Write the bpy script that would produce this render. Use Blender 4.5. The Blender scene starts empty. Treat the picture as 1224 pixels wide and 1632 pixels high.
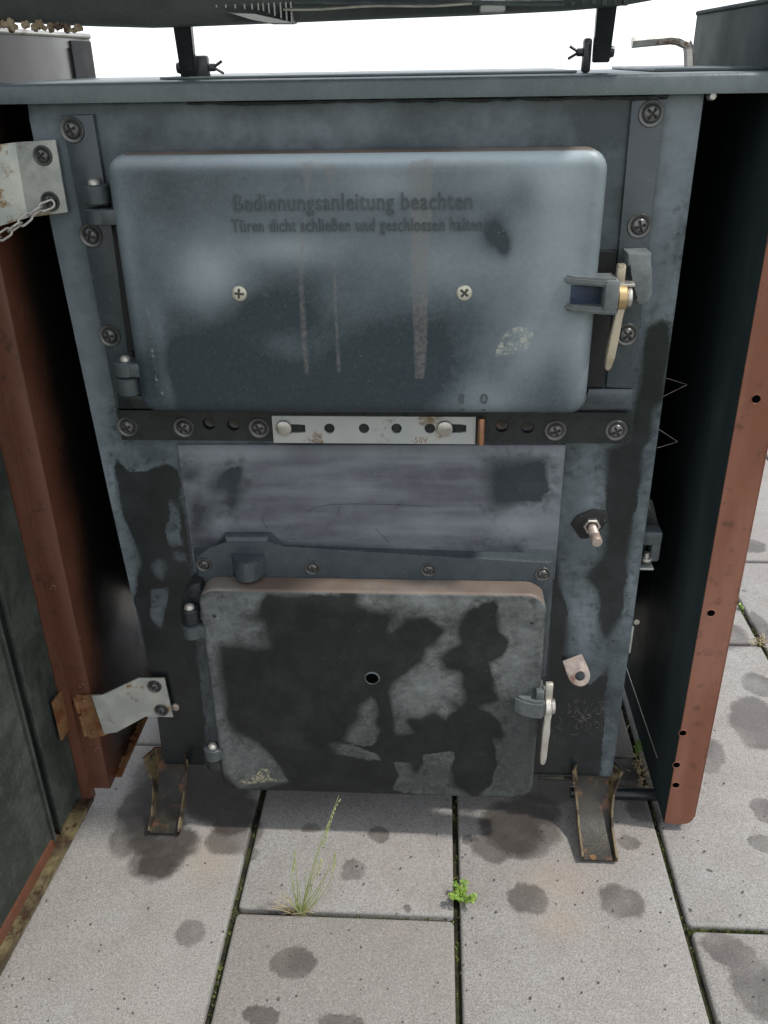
import bpy, bmesh, math, random
import numpy as np
from mathutils import Vector, Matrix
from math import sin, cos, radians, pi
random.seed(7); rng = np.random.default_rng(7)
S = bpy.context.scene
COL = S.collection

# ------------------------------------------------------------------ camera
FPX, PITCH, ROLL, YAW = 1407.54, 0.473782, -0.0176683, -0.0642498
CPOS = Vector((0.067644, -0.971053, 1.0))
_d = Vector((sin(YAW)*cos(PITCH), cos(YAW)*cos(PITCH), -sin(PITCH)))
_r0 = Vector((cos(YAW), -sin(YAW), 0)); _u0 = _r0.cross(_d)
_r = _r0*cos(ROLL) + _u0*sin(ROLL); _u = -_r0*sin(ROLL) + _u0*cos(ROLL)
cd = bpy.data.cameras.new('camera'); cam = bpy.data.objects.new('camera', cd); COL.objects.link(cam)
cam.matrix_world = Matrix(((_r.x, _u.x, -_d.x, CPOS.x), (_r.y, _u.y, -_d.y, CPOS.y), (_r.z, _u.z, -_d.z, CPOS.z), (0, 0, 0, 1)))
cd.sensor_fit = 'VERTICAL'; cd.sensor_height = 24.0; cd.lens = FPX/1632*24.0
cd.clip_start = 0.01; cd.clip_end = 5000
S.camera = cam

# ------------------------------------------------------------------ sky, sun, exposure
SUN_EL, SUN_DIR = radians(62), Vector((0.46, -0.07, 0.0))
SKY_STRENGTH, SUN_STRENGTH = 0.13, 2.3
w = bpy.data.worlds.new('World'); S.world = w; w.use_nodes = True
nt = w.node_tree; nt.nodes.clear()
wo = nt.nodes.new('ShaderNodeOutputWorld'); bg = nt.nodes.new('ShaderNodeBackground'); bg.inputs['Strength'].default_value = SKY_STRENGTH
sky = nt.nodes.new('ShaderNodeTexSky'); sky.sky_type = 'NISHITA'; sky.sun_disc = False
sky.sun_elevation = SUN_EL; sky.sun_rotation = math.atan2(SUN_DIR.x, SUN_DIR.y)
sky.air_density = 1.0; sky.dust_density = 1.5; sky.ozone_density = 1.0; sky.altitude = 200
# the hill top looks out a little below the level horizon: keep the misty horizon colour there
tc = nt.nodes.new('ShaderNodeTexCoord'); sx = nt.nodes.new('ShaderNodeSeparateXYZ'); mx = nt.nodes.new('ShaderNodeMath'); cx = nt.nodes.new('ShaderNodeCombineXYZ')
mx.operation = 'MAXIMUM'; mx.inputs[1].default_value = 0.03
nt.links.new(tc.outputs['Generated'], sx.inputs[0]); nt.links.new(sx.outputs['Z'], mx.inputs[0])
nt.links.new(sx.outputs['X'], cx.inputs['X']); nt.links.new(sx.outputs['Y'], cx.inputs['Y']); nt.links.new(mx.outputs[0], cx.inputs['Z'])
nt.links.new(cx.outputs[0], sky.inputs['Vector'])
# bright broken cloud over the blue, closing to white mist near the horizon
cl = nt.nodes.new('ShaderNodeTexNoise'); cl.inputs['Scale'].default_value = 2.6; cl.inputs['Detail'].default_value = 6; cl.inputs['Roughness'].default_value = .58
nt.links.new(tc.outputs['Generated'], cl.inputs['Vector'])
cm = nt.nodes.new('ShaderNodeMapRange'); cm.interpolation_type = 'SMOOTHSTEP'; cm.inputs['From Min'].default_value = .36; cm.inputs['From Max'].default_value = .60; nt.links.new(cl.outputs['Fac'], cm.inputs['Value'])
hm = nt.nodes.new('ShaderNodeMapRange'); hm.interpolation_type = 'SMOOTHSTEP'; hm.inputs['From Min'].default_value = .08; hm.inputs['From Max'].default_value = .45; hm.inputs['To Min'].default_value = 1; hm.inputs['To Max'].default_value = 0
nt.links.new(mx.outputs[0], hm.inputs['Value'])
mm = nt.nodes.new('ShaderNodeMath'); mm.operation = 'MAXIMUM'; nt.links.new(cm.outputs[0], mm.inputs[0]); nt.links.new(hm.outputs[0], mm.inputs[1])
mc = nt.nodes.new('ShaderNodeMix'); mc.data_type = 'RGBA'; nt.links.new(mm.outputs[0], mc.inputs[0]); nt.links.new(sky.outputs[0], mc.inputs[6]); mc.inputs[7].default_value = (7.9, 8.0, 8.1, 1)
nt.links.new(mc.outputs[2], bg.inputs['Color']); nt.links.new(bg.outputs[0], wo.inputs['Surface'])
sd = bpy.data.lights.new('sun', 'SUN'); sd.energy = SUN_STRENGTH; sd.angle = radians(3.5); sd.color = (1.0, 0.95, 0.88)
so = bpy.data.objects.new('sun', sd); COL.objects.link(so)
_h = SUN_DIR.normalized()*cos(SUN_EL); _s = Vector((_h.x, _h.y, sin(SUN_EL)))
so.rotation_euler = _s.to_track_quat('Z', 'Y').to_euler(); so.location = (3, -2, 6)
vs = S.view_settings; vs.view_transform = 'Standard'; vs.look = 'None'; vs.exposure = 0.55; vs.gamma = 1.0; vs.use_curve_mapping = False

# ------------------------------------------------------------------ photo measurement -> world (vertical planes Y, ground planes Z, side planes X)
def _ray(x, y): return _d*FPX + _r*(x-612) + _u*(816-y)
def F(x, y, Y=0.0):
    v = _ray(x, y); t = (Y-CPOS.y)/v.y; p = CPOS + v*t; return (p.x, p.z)
def G(x, y, Z=0.0):
    v = _ray(x, y); t = (Z-CPOS.z)/v.z; p = CPOS + v*t; return (p.x, p.y)
def FX(x, y, X):
    v = _ray(x, y); t = (X-CPOS.x)/v.x; p = CPOS + v*t; return (p.y, p.z)

def v3(x, y, Y): a_ = F(x, y, Y); return (a_[0], Y, a_[1])
# ------------------------------------------------------------------ objects
def empty(name, loc=(0, 0, 0), parent=None):
    o = bpy.data.objects.new(name, None); COL.objects.link(o); o.location = loc; o.empty_display_size = 0.05
    if parent: o.parent = parent
    return o
def tag(o, label=None, cat=None, group=None, kind=None):
    if label: o['label'] = label
    if cat: o['category'] = cat
    if group: o['group'] = group
    if kind: o['kind'] = kind
    return o
def smooth_mesh(me, ang=40):
    for p in me.polygons: p.use_smooth = True
    try: me.set_sharp_from_angle(angle=radians(ang))
    except Exception: pass
def obj(name, bm, mat, parent=None, loc=(0, 0, 0), rot=None, ang=40):
    bmesh.ops.recalc_face_normals(bm, faces=bm.faces)
    me = bpy.data.meshes.new(name); bm.to_mesh(me); bm.free()
    me.materials.append(mat); smooth_mesh(me, ang)
    return link(name, me, parent, loc, rot)
def link(name, me, parent=None, loc=(0, 0, 0), rot=None):
    o = bpy.data.objects.new(name, me); COL.objects.link(o); o.location = loc
    if rot: o.rotation_euler = rot
    if parent: o.parent = parent
    return o
BM = bmesh.new
def box(bm, x0, x1, y0, y1, z0, z1, bev=0.0, seg=2):
    m = Matrix.Translation(((x0+x1)/2, (y0+y1)/2, (z0+z1)/2)) @ Matrix.Diagonal((abs(x1-x0), abs(y1-y0), abs(z1-z0), 1))
    r = bmesh.ops.create_cube(bm, size=1.0, matrix=m)
    if bev > 0:
        es = list({e for v in r['verts'] for e in v.link_edges})
        bmesh.ops.bevel(bm, geom=es, offset=bev, segments=seg, profile=0.5, affect='EDGES')
    return bm
def prism(bm, pts, y0, y1, bev=0.0, seg=3, backbev=False):
    """polygon of (x, z) extruded from y0 (front) to y1 (back); only the front rim is rounded"""
    a = sum(pts[i][0]*pts[(i+1) % len(pts)][1]-pts[(i+1) % len(pts)][0]*pts[i][1] for i in range(len(pts)))
    if a < 0: pts = pts[::-1]
    f = [bm.verts.new((x, y0, z)) for x, z in pts]; b = [bm.verts.new((x, y1, z)) for x, z in pts]
    n = len(pts); ff = bm.faces.new(f); bm.faces.new(b[::-1])
    for i in range(n): bm.faces.new((f[i], b[i], b[(i+1) % n], f[(i+1) % n]))
    if bev > 0: bmesh.ops.bevel(bm, geom=list(ff.edges), offset=bev, segments=seg, profile=0.5, affect='EDGES')
    return bm
def pillow(bm, x0, x1, z0, z1, radii, yf, yb, bev, n=6, nb=6):
    """rounded rectangular plate with a generously rounded front rim"""
    rings = []
    def ring(ins, y):
        pts = rrect(x0+ins, x1-ins, z0+ins, z1-ins, [max(r_-ins, .0015) for r_ in radii], n); rings.append([bm.verts.new((x, y, z)) for x, z in pts])
    ring(0, yb)
    for i in range(nb+1):
        a = pi/2*i/nb; ring(bev*(1-cos(a)), yf+bev*(1-sin(a)))
    for A, B in zip(rings, rings[1:]):
        m = len(A)
        for i in range(m): bm.faces.new((A[i], A[(i+1) % m], B[(i+1) % m], B[i]))
    bm.faces.new(rings[-1]); bm.faces.new(rings[0][::-1]); return bm
def prism_axis(bm, pts, a0, a1, axis='X'):
    """polygon given in the plane normal to the axis: X -> (y,z), Z -> (x,y)"""
    mk = (lambda p, a: (a, p[0], p[1])) if axis == 'X' else (lambda p, a: (p[0], p[1], a))
    f = [bm.verts.new(mk(p, a0)) for p in pts]; b = [bm.verts.new(mk(p, a1)) for p in pts]; n = len(pts)
    bm.faces.new(f); bm.faces.new(b[::-1])
    for i in range(n): bm.faces.new((f[i], b[i], b[(i+1) % n], f[(i+1) % n]))
    return bm
def rrect(x0, x1, z0, z1, r, n=6):
    if not isinstance(r, (list, tuple)): r = [r]*4
    out = []
    for (cx, cz, a0, rr) in ((x1-r[0], z1-r[0], 0, r[0]), (x0+r[1], z1-r[1], 90, r[1]), (x0+r[2], z0+r[2], 180, r[2]), (x1-r[3], z0+r[3], 270, r[3])):
        for i in range(n+1):
            a = radians(a0+90*i/n); out.append((cx+rr*cos(a), cz+rr*sin(a)))
    return out
def lathe(bm, prof, org=(0, 0, 0), axis='Y-', n=20):
    """profile [(radius, height)] turned about an axis through org"""
    ax = {'Y-': (Vector((1, 0, 0)), Vector((0, 0, 1)), Vector((0, -1, 0))), 'X': (Vector((0, 1, 0)), Vector((0, 0, 1)), Vector((1, 0, 0))),
          'Z': (Vector((1, 0, 0)), Vector((0, 1, 0)), Vector((0, 0, 1)))}[axis] if isinstance(axis, str) else axis
    o = Vector(org); rings = []
    for r, h in prof:
        if r < 1e-6: rings.append([bm.verts.new(o+ax[2]*h)])
        else: rings.append([bm.verts.new(o+ax[0]*r*cos(2*pi*i/n)+ax[1]*r*sin(2*pi*i/n)+ax[2]*h) for i in range(n)])
    for A, B in zip(rings, rings[1:]):
        for i in range(n):
            j = (i+1) % n
            if len(A) == 1 and len(B) == 1: continue
            if len(A) == 1: bm.faces.new((A[0], B[i], B[j]))
            elif len(B) == 1: bm.faces.new((A[i], B[0], A[j]))
            else: bm.faces.new((A[i], B[i], B[j], A[j]))
    return bm
def tube(bm, pts, r, n=8, closed=False, caps=True):
    pts = [Vector(p) for p in pts]; m = len(pts); rings = []; rr = r if isinstance(r, (list, tuple)) else [r]*m
    up = None
    for i in range(m):
        a = pts[(i-1) % m] if (closed or i > 0) else pts[i]; b = pts[(i+1) % m] if (closed or i < m-1) else pts[i]
        t = (b-a).normalized()
        if up is None: up = t.orthogonal().normalized()
        up = (up - t*up.dot(t)).normalized(); s = t.cross(up)
        rings.append([bm.verts.new(pts[i]+up*rr[i]*cos(2*pi*k/n)+s*rr[i]*sin(2*pi*k/n)) for k in range(n)])
    for i in range(m if closed else m-1):
        A, B = rings[i], rings[(i+1) % m]
        for k in range(n): bm.faces.new((A[k], A[(k+1) % n], B[(k+1) % n], B[k]))
    if caps and not closed: bm.faces.new(rings[0][::-1]); bm.faces.new(rings[-1])
    return bm
def sheet(bm, path, normal_pts, th):
    pass
def gridcut(bm, step):
    xs = [v.co.x for v in bm.verts]; zs = [v.co.z for v in bm.verts]
    for ax, lo, hi in ((0, min(xs), max(xs)), (2, min(zs), max(zs))):
        k = int((hi-lo)/step)
        for i in range(1, k):
            co = Vector((0, 0, 0)); co[ax] = lo+(hi-lo)*i/k+1e-5; no = Vector((0, 0, 0)); no[ax] = 1
            bmesh.ops.bisect_plane(bm, geom=bm.verts[:]+bm.edges[:]+bm.faces[:], plane_co=co, plane_no=no, dist=1e-7)
    return bm
def sdpoly(P, poly):
    """signed distance (inside positive) of points P[n,2] to a polygon"""
    poly = np.asarray(poly, float); d = np.full(len(P), 1e9); ins = np.zeros(len(P), bool); n = len(poly)
    for i in range(n):
        a = poly[i]; b = poly[(i+1) % n]; e = b-a; wv = P-a
        t = np.clip((wv@e)/max(e@e, 1e-12), 0, 1); d = np.minimum(d, np.hypot(*(wv-np.outer(t, e)).T))
        c = ((a[1] > P[:, 1]) != (b[1] > P[:, 1]))
        xi = a[0]+(P[:, 1]-a[1])*(b[0]-a[0])/((b[1]-a[1]) if abs(b[1]-a[1]) > 1e-12 else 1e-12)
        ins ^= c & (P[:, 0] < xi)
    return np.where(ins, d, -d)
def PX(pl, Y, ox=0, oy=0, k=1.0): return [F(ox+x/k, oy+y/k, Y) for x, y in pl]
def marks(o, wet=None, dry=None, tone=None, pale=None, streak=None, Y=0.0):
    """stain and tone maps measured on the photo, kept as signed distances / amounts on the mesh points"""
    me = o.data; n = len(me.vertices); co = np.empty(n*3); me.vertices.foreach_get('co', co); P = co.reshape(-1, 3)[:, [0, 2]]
    def put(nm, v): at = me.attributes.new(nm, 'FLOAT', 'POINT'); at.data.foreach_set('value', np.asarray(v, np.float32))
    if dry is not None:
        v = np.full(n, -0.05)
        for pl in dry: v = np.maximum(v, sdpoly(P, pl))
        put('wet', -v)
    else:
        v = np.full(n, -0.05)
        for pl in (wet or []): v = np.maximum(v, sdpoly(P, pl))
        put('wet', v)
    t = np.zeros(n)
    for (x, y, rx, ry, amp) in (tone or []):
        cx_, cz_ = F(x, y, Y); sxx = abs(F(x+rx, y, Y)[0]-cx_); szz = abs(F(x, y+ry, Y)[1]-cz_)
        t += amp*np.exp(-(((P[:, 0]-cx_)/sxx)**2+((P[:, 1]-cz_)/szz)**2))
    put('tone', t)
    v = np.full(n, -0.05)
    for pl in (pale or []): v = np.maximum(v, sdpoly(P, pl))
    put('pale', v)
    v = np.full(n, -0.05)
    for pl in (streak or []): v = np.maximum(v, sdpoly(P, pl))
    put('streak', v)

# ------------------------------------------------------------------ materials
class NT:
    def __init__(s, name):
        s.m = bpy.data.materials.new(name); s.m.use_nodes = True; s.t = s.m.node_tree; s.b = s.t.nodes['Principled BSDF']; s.out = s.t.nodes['Material Output']
        s.pos = None
    def n(s, ty, **kw):
        x = s.t.nodes.new(ty)
        for k, v in kw.items(): setattr(x, k, v)
        return x
    def l(s, a, b): s.t.links.new(a, b)
    def setin(s, sock, v):
        if hasattr(v, 'is_output') or isinstance(v, bpy.types.NodeSocket): s.l(v, sock)
        else: sock.default_value = v
    def coord(s, which='Object'):
        if which == 'Position':
            return s.n('ShaderNodeNewGeometry').outputs['Position']
        return s.n('ShaderNodeTexCoord').outputs[which]
    def noise(s, scale, detail=4, rough=0.55, vec=None, stretch=None, dist=0.0):
        v = vec if vec is not None else s.coord()
        if stretch:
            mp = s.n('ShaderNodeMapping'); mp.inputs['Scale'].default_value = stretch; s.l(v, mp.inputs['Vector']); v = mp.outputs[0]
        t = s.n('ShaderNodeTexNoise'); t.inputs['Scale'].default_value = scale; t.inputs['Detail'].default_value = detail; t.inputs['Roughness'].default_value = rough
        t.inputs['Distortion'].default_value = dist; s.l(v, t.inputs['Vector']); return t.outputs['Fac']
    def ramp(s, v, lo, hi, a=0.0, b=1.0):
        r = s.n('ShaderNodeMapRange', interpolation_type='SMOOTHSTEP'); s.setin(r.inputs['Value'], v)
        r.inputs['From Min'].default_value = lo; r.inputs['From Max'].default_value = hi; r.inputs['To Min'].default_value = a; r.inputs['To Max'].default_value = b
        return r.outputs['Result']
    def math(s, op, a, b=0.0, clamp=False):
        m = s.n('ShaderNodeMath', operation=op, use_clamp=clamp); s.setin(m.inputs[0], a); s.setin(m.inputs[1], b); return m.outputs[0]
    def mix(s, f, a, b, mode='MIX'):
        m = s.n('ShaderNodeMix', data_type='RGBA', blend_type=mode); s.setin(m.inputs['Factor'], f)
        for k, v in ((6, a), (7, b)):
            if isinstance(v, (tuple, list)): m.inputs[k].default_value = (*v[:3], 1)
            else: s.l(v, m.inputs[k])
        return m.outputs[2]
    def attr(s, nm): a = s.n('ShaderNodeAttribute', attribute_name=nm); return a.outputs['Fac']
    def bump(s, h, strength=0.3, dist=0.001, chain=None):
        b = s.n('ShaderNodeBump'); b.inputs['Strength'].default_value = strength; b.inputs['Distance'].default_value = dist; s.l(h, b.inputs['Height'])
        if chain is not None: s.l(chain, b.inputs['Normal'])
        return b.outputs['Normal']
    def done(s, color=None, rough=0.5, metal=0.0, normal=None, spec=0.5):
        if color is not None:
            if isinstance(color, (tuple, list)): s.b.inputs['Base Color'].default_value = (*color[:3], 1)
            else: s.l(color, s.b.inputs['Base Color'])
        s.setin(s.b.inputs['Roughness'], rough); s.setin(s.b.inputs['Metallic'], metal); s.b.inputs['Specular IOR Level'].default_value = spec
        if normal is not None: s.l(normal, s.b.inputs['Normal'])
        return s.m

def paint(name, base=(.075, .085, .095), light=(.17, .18, .185), wetc=(.008, .010, .010), stained=False, grain=1.0, dust=0.35, edge=0.006, rough=(.5, .22), tint=None, pale=(.33, .34, .29), wipe=0.0, spec=.38):
    """black stove paint: matt and dusty where dry, near black and glossy where wet"""
    k = NT(name)
    n1 = k.noise(7, 5, .6); n2 = k.noise(38, 5, .62); n3 = k.noise(520, 3, .7); n4 = k.noise(170, 4, .7)
    v = k.math('ADD', k.math('MULTIPLY', n1, .6), k.math('MULTIPLY', n2, .4))
    dry = k.ramp(v, .36, .70, 0, dust)
    if stained: dry = k.math('ADD', dry, k.attr('tone'), True)
    dry = k.math('ADD', dry, k.math('ADD', k.math('MULTIPLY', k.math('SUBTRACT', n3, .5), .5*grain), k.math('MULTIPLY', k.math('SUBTRACT', n4, .5), .45*grain)), True)
    c = k.mix(dry, base, light)
    if tint: c = k.mix(k.ramp(k.noise(5, 3), .42, .62), c, tint, 'MIX')
    if wipe: c = k.mix(k.ramp(k.noise(26, 4, .6, stretch=(.22, 1, 1.6)), .42, .70, 0, wipe), c, light)
    rg = k.ramp(n2, .3, .7, rough[0]-.06, rough[0]+.08)
    if stained:
        st = k.ramp(k.math('ADD', k.attr('streak'), k.math('MULTIPLY', k.math('SUBTRACT', k.noise(120, 4, .65), .5), .0055)), -.0014, .0016)
        st = k.math('MULTIPLY', st, k.ramp(k.noise(260, 3, .7), .38, .62, .75, .25))
        c = k.mix(k.math('MULTIPLY', st, .75), c, (.185, .168, .16))
        pl = k.ramp(k.math('ADD', k.attr('pale'), k.math('MULTIPLY', k.math('SUBTRACT', k.noise(140, 5, .7), .5), .008)), -.0006, .0014)
        ck = k.n('ShaderNodeTexVoronoi', feature='DISTANCE_TO_EDGE'); ck.inputs['Scale'].default_value = 130; k.l(k.coord(), ck.inputs['Vector'])
        pl = k.math('MULTIPLY', pl, k.math('MULTIPLY', k.ramp(ck.outputs['Distance'], .03, .14, .05, 1), k.ramp(k.noise(95, 4, .65), .40, .56, .1, 1)))
        c = k.mix(k.math('MULTIPLY', pl, .75), c, pale)
        wm = k.math('ADD', k.attr('wet'), k.math('ADD', k.math('MULTIPLY', k.math('SUBTRACT', k.noise(38, 2), .5), .010), k.math('MULTIPLY', k.math('SUBTRACT', k.noise(190, 5, .7), .5), .0075)))
        halo = k.math('MULTIPLY', k.ramp(k.attr('wet'), -.030, .002), k.ramp(k.noise(75, 6, .72), .46, .62, 0, .62))
        soft = k.ramp(k.noise(9, 2), .38, .62, edge*.25, edge*1.9)
        wm = k.math('ADD', k.math('DIVIDE', wm, soft), .45, True)
        wm = k.math('MULTIPLY', wm, k.ramp(k.noise(24, 5, .65), .34, .72, 1.0, .90))
        wm = k.math('MAXIMUM', wm, halo)
        c = k.mix(k.math('MULTIPLY', wm, .94), c, wetc)
        rm = k.n('ShaderNodeMix', data_type='FLOAT'); k.l(wm, rm.inputs[0]); k.l(rg, rm.inputs[2]); rm.inputs[3].default_value = rough[1]; rg = rm.outputs[0]
    sp = k.ramp(k.noise(420, 1), .72, .80)   # fine dust specks
    c = k.mix(k.math('MULTIPLY', sp, .35), c, (.3, .32, .34))
    nb = k.bump(n3, .35*grain, .0009)
    nb = k.bump(k.noise(16, 2), .10, .006, nb)
    return k.done(c, rg, 0.0, nb, spec)

def plain_early(name, col):
    k = NT(name); return k.done(k.mix(k.noise(300, 2), col, tuple(x*2.4 for x in col)), .6)
def metal(name, base, rough=.4, metallic=.9, var=(.5, .5, .5), rust=0.0, rustc=(.17, .065, .02), vs=25, bumpk=.15, lo=.5, stretch=None):
    k = NT(name)
    c = k.mix(k.ramp(k.noise(vs, 5, .6, stretch=stretch), .35, .7), base, var)
    mt = metallic; rg = k.ramp(k.noise(vs*4, 4), .3, .7, rough-.08, rough+.12)
    if rust > 0:
        rm = k.ramp(k.noise(vs*.9, 6, .68, stretch=stretch), lo+.12-rust*.3, lo+.22-rust*.3)
        c = k.mix(rm, c, k.mix(k.noise(vs*6, 4), rustc, tuple(x*.35 for x in rustc)))
        m2 = k.n('ShaderNodeMix', data_type='FLOAT'); k.l(rm, m2.inputs[0]); m2.inputs[2].default_value = metallic; m2.inputs[3].default_value = 0.0; mt = m2.outputs[0]
    return k.done(c, rg, mt, k.bump(k.noise(vs*12, 3), bumpk, .0006))

M = {}
M['panel'] = paint('stained stove paint', stained=True, base=(.036, .048, .055), light=(.21, .25, .27), grain=.40, dust=.50, rough=(.36, .2), edge=.007)
M['cover'] = paint('stained sheet paint', stained=True, base=(.068, .073, .088), light=(.21, .23, .25), grain=.30, edge=.014, wipe=.45, wetc=(.022, .029, .036))
M['door'] = paint('cast door paint', stained=True, base=(.023, .036, .044), light=(.32, .38, .405), grain=.38, dust=.12, rough=(.40, .22))
M['ash'] = paint('cast ash door paint', stained=True, base=(.045, .052, .050), light=(.225, .24, .235), grain=1.3, dust=.58, edge=.0075, wetc=(.0075, .0095, .0085), rough=(.55, .36), spec=.24, pale=(.36, .33, .22))
M['letter'] = paint('cast lettering', base=(.046, .057, .064), light=(.17, .19, .20), grain=.5, dust=.3)
M['lug'] = paint('dusty cast lug', base=(.075, .086, .09), light=(.25, .265, .265), rough=(.42, .2), grain=.8, dust=.5)
M['recess'] = plain_early('shaded screw recess', (.03, .029, .026))  # dark colour stands in for shade inside the screw cross
M['lip'] = paint('worn pinkish rim', base=(.15, .13, .112), light=(.29, .262, .235), grain=1.0, tint=(.12, .09, .07))
M['cast'] = paint('black cast iron', base=(.040, .050, .055), light=(.16, .175, .18), rough=(.34, .2), grain=.7, dust=.3)
M['castdark'] = paint('dark cast iron', base=(.014, .017, .018), light=(.05, .056, .056), rough=(.28, .2), grain=.6, dust=.3)
M['frame'] = paint('stove frame paint', base=(.040, .050, .057), light=(.13, .15, .16), rough=(.25, .2), grain=.3, dust=.25)
M['void'] = paint('matt black', base=(.010, .010, .010), light=(.025, .025, .024), rough=(.7, .5))
M['top'] = paint('top plate paint', base=(.066, .086, .090), light=(.19, .22, .22), rough=(.30, .2), grain=.5)
M['lid'] = paint('lid underside paint', base=(.075, .085, .082), light=(.20, .205, .19), rough=(.42, .2), grain=1.0)
M['lining'] = paint('door lining', base=(.019, .024, .020), light=(.085, .096, .08), rough=(.6, .3), grain=1.5, dust=.6)
k = NT('casing inner enamel'); c = k.mix(k.ramp(k.noise(6, 5, .65, stretch=(1, 1, .3)), .4, .7), (.024, .034, .036), (.044, .058, .060)); c = k.mix(k.math('MULTIPLY', k.ramp(k.noise(160, 2), .68, .76), .4), c, (.06, .06, .055)); M['inner'] = k.done(c, k.ramp(k.noise(14, 4), .3, .7, .42, .55), 0, None, .02)
k = NT('hole shade black'); M['bore'] = k.done((.002, .002, .002), .9, 0, None, .0)
M['galv'] = metal('galvanised sheet', (.36, .385, .365), .40, .55, (.52, .525, .475), .25, (.30, .17, .05), 30)
M['alu'] = metal('aluminium strip', (.33, .35, .345), .5, .25, (.40, .395, .36), .12, (.22, .14, .07), 22)
M['pocket'] = paint('bluish pocket paint', base=(.010, .017, .034), light=(.05, .08, .15), grain=1.5, dust=.4)
M['steel'] = metal('dull steel', (.40, .39, .36), .38, .9, (.52, .50, .46), .1)
M['zinc'] = metal('zinc lever', (.44, .42, .37), .42, .6, (.54, .52, .47), .16)
M['brass'] = metal('brass hub', (.40, .28, .13), .42, .8, (.46, .35, .20), .12)
M['bronze'] = metal('pale bronze lever', (.36, .31, .23), .42, .6, (.44, .40, .33), .12)
M['copper'] = metal('copper pin', (.45, .22, .12), .4, .85, (.35, .20, .13), .15)
M['screw'] = metal('blackened screw', (.075, .075, .075), .34, .6, (.15, .15, .145), .0)
M['screwpale'] = metal('zinc screw', (.45, .44, .35), .4, .55, (.55, .53, .45), .1)
M['chrome'] = metal('nickel eye', (.30, .245, .20), .24, .9, (.40, .34, .30), .12, (.25, .13, .09))
M['studm'] = metal('weathered stud', (.36, .30, .26), .5, .55, (.44, .36, .31), .2)
M['rusty'] = metal('rusty steel', (.011, .010, .009), .48, .1, (.028, .024, .015), .30, (.16, .07, .025), 28, .5)
M['legrust'] = metal('yellow rusted flange', (.10, .075, .036), .6, .1, (.17, .135, .075), .45, (.035, .022, .012), 45, .5)
M['mould'] = metal('mouldy rusty edge', (.045, .034, .018), .6, .05, (.15, .125, .06), .45, (.045, .022, .010), 30, .5)
M['crust'] = metal('flaking rust', (.20, .15, .09), .8, 0, (.38, .32, .22), .4, (.08, .04, .02), 60, .5)
M['hinge'] = metal('rusty hinge', (.16, .085, .035), .65, .1, (.23, .12, .05), .5, (.20, .07, .02), 40, .6)
def brown(name, base, var, dirt):
    k = NT(name)
    c = k.mix(k.ramp(k.noise(6, 5, .6, stretch=(2.5, 2.5, .5)), .38, .66), base, var)
    c = k.mix(k.ramp(k.noise(55, 5, .65), .56, .72, 0, dirt), c, (.035, .02, .014))
    c = k.mix(k.math('MULTIPLY', k.ramp(k.noise(300, 1), .74, .8), .5), c, (.25, .17, .13))
    return k.done(c, k.ramp(k.noise(30, 4), .3, .7, .34, .5), 0.0, k.bump(k.noise(400, 2), .12, .0006), .45)
M['brown'] = brown('brown enamel', (.165, .062, .034), (.225, .10, .066), .5)
M['brown_shade'] = brown('worn shaded brown enamel', (.105, .041, .024), (.14, .062, .040), .8)  # dirtier and darker: shade on the left side is put into the colour
# inner face of the left casing wall: brown at the front, cavity shade painted darker further in
k = NT('brown casing wall with painted shade'); p = k.coord('Position'); sp_ = k.n('ShaderNodeSeparateXYZ'); k.l(p, sp_.inputs[0])
inner_shade = k.ramp(k.math('ADD', sp_.outputs['Y'], k.math('MULTIPLY', k.math('SUBTRACT', k.noise(9, 4), .5), .06)), -.005, .085)
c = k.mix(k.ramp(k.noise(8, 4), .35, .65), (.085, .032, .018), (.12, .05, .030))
c = k.mix(inner_shade, c, (.014, .012, .010))
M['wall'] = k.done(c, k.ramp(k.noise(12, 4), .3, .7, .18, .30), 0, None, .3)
def plain(name, col, rough=.6, var=None, sc=40, metal_=0.0):
    k = NT(name); c = k.mix(k.ramp(k.noise(sc, 4), .35, .65), col, var or tuple(x*1.4 for x in col)); return k.done(c, rough, metal_)
M['blade'] = plain('green grass', (.24, .31, .10), .5, (.40, .42, .19), 30)
M['straw'] = plain('dry straw', (.36, .28, .14), .6, (.45, .38, .22), 60)
M['leaf'] = plain('bright weed leaf', (.13, .24, .025), .5, (.22, .33, .05), 60)
M['moss'] = plain('moss', (.04, .06, .014), .9, (.15, .165, .045), 90)
M['dust'] = plain('pale dried dirt', (.13, .12, .105), .8)
M['pebble'] = plain('dark grit', (.05, .045, .04), .8)
# joint soil
k = NT('joint soil'); c = k.mix(k.ramp(k.noise(30, 5, .7, k.coord('Position')), .4, .65), (.018, .017, .013), (.05, .055, .022)); M['soil'] = k.done(c, .9, 0, k.bump(k.noise(300, 3, .6, k.coord('Position')), .8, .004), .2)
# far field round the paved yard
k = NT('field'); c = k.mix(k.noise(.6, 5, .6, k.coord('Position')), (.05, .07, .025), (.10, .11, .045)); M['field'] = k.done(c, .9)

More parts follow.
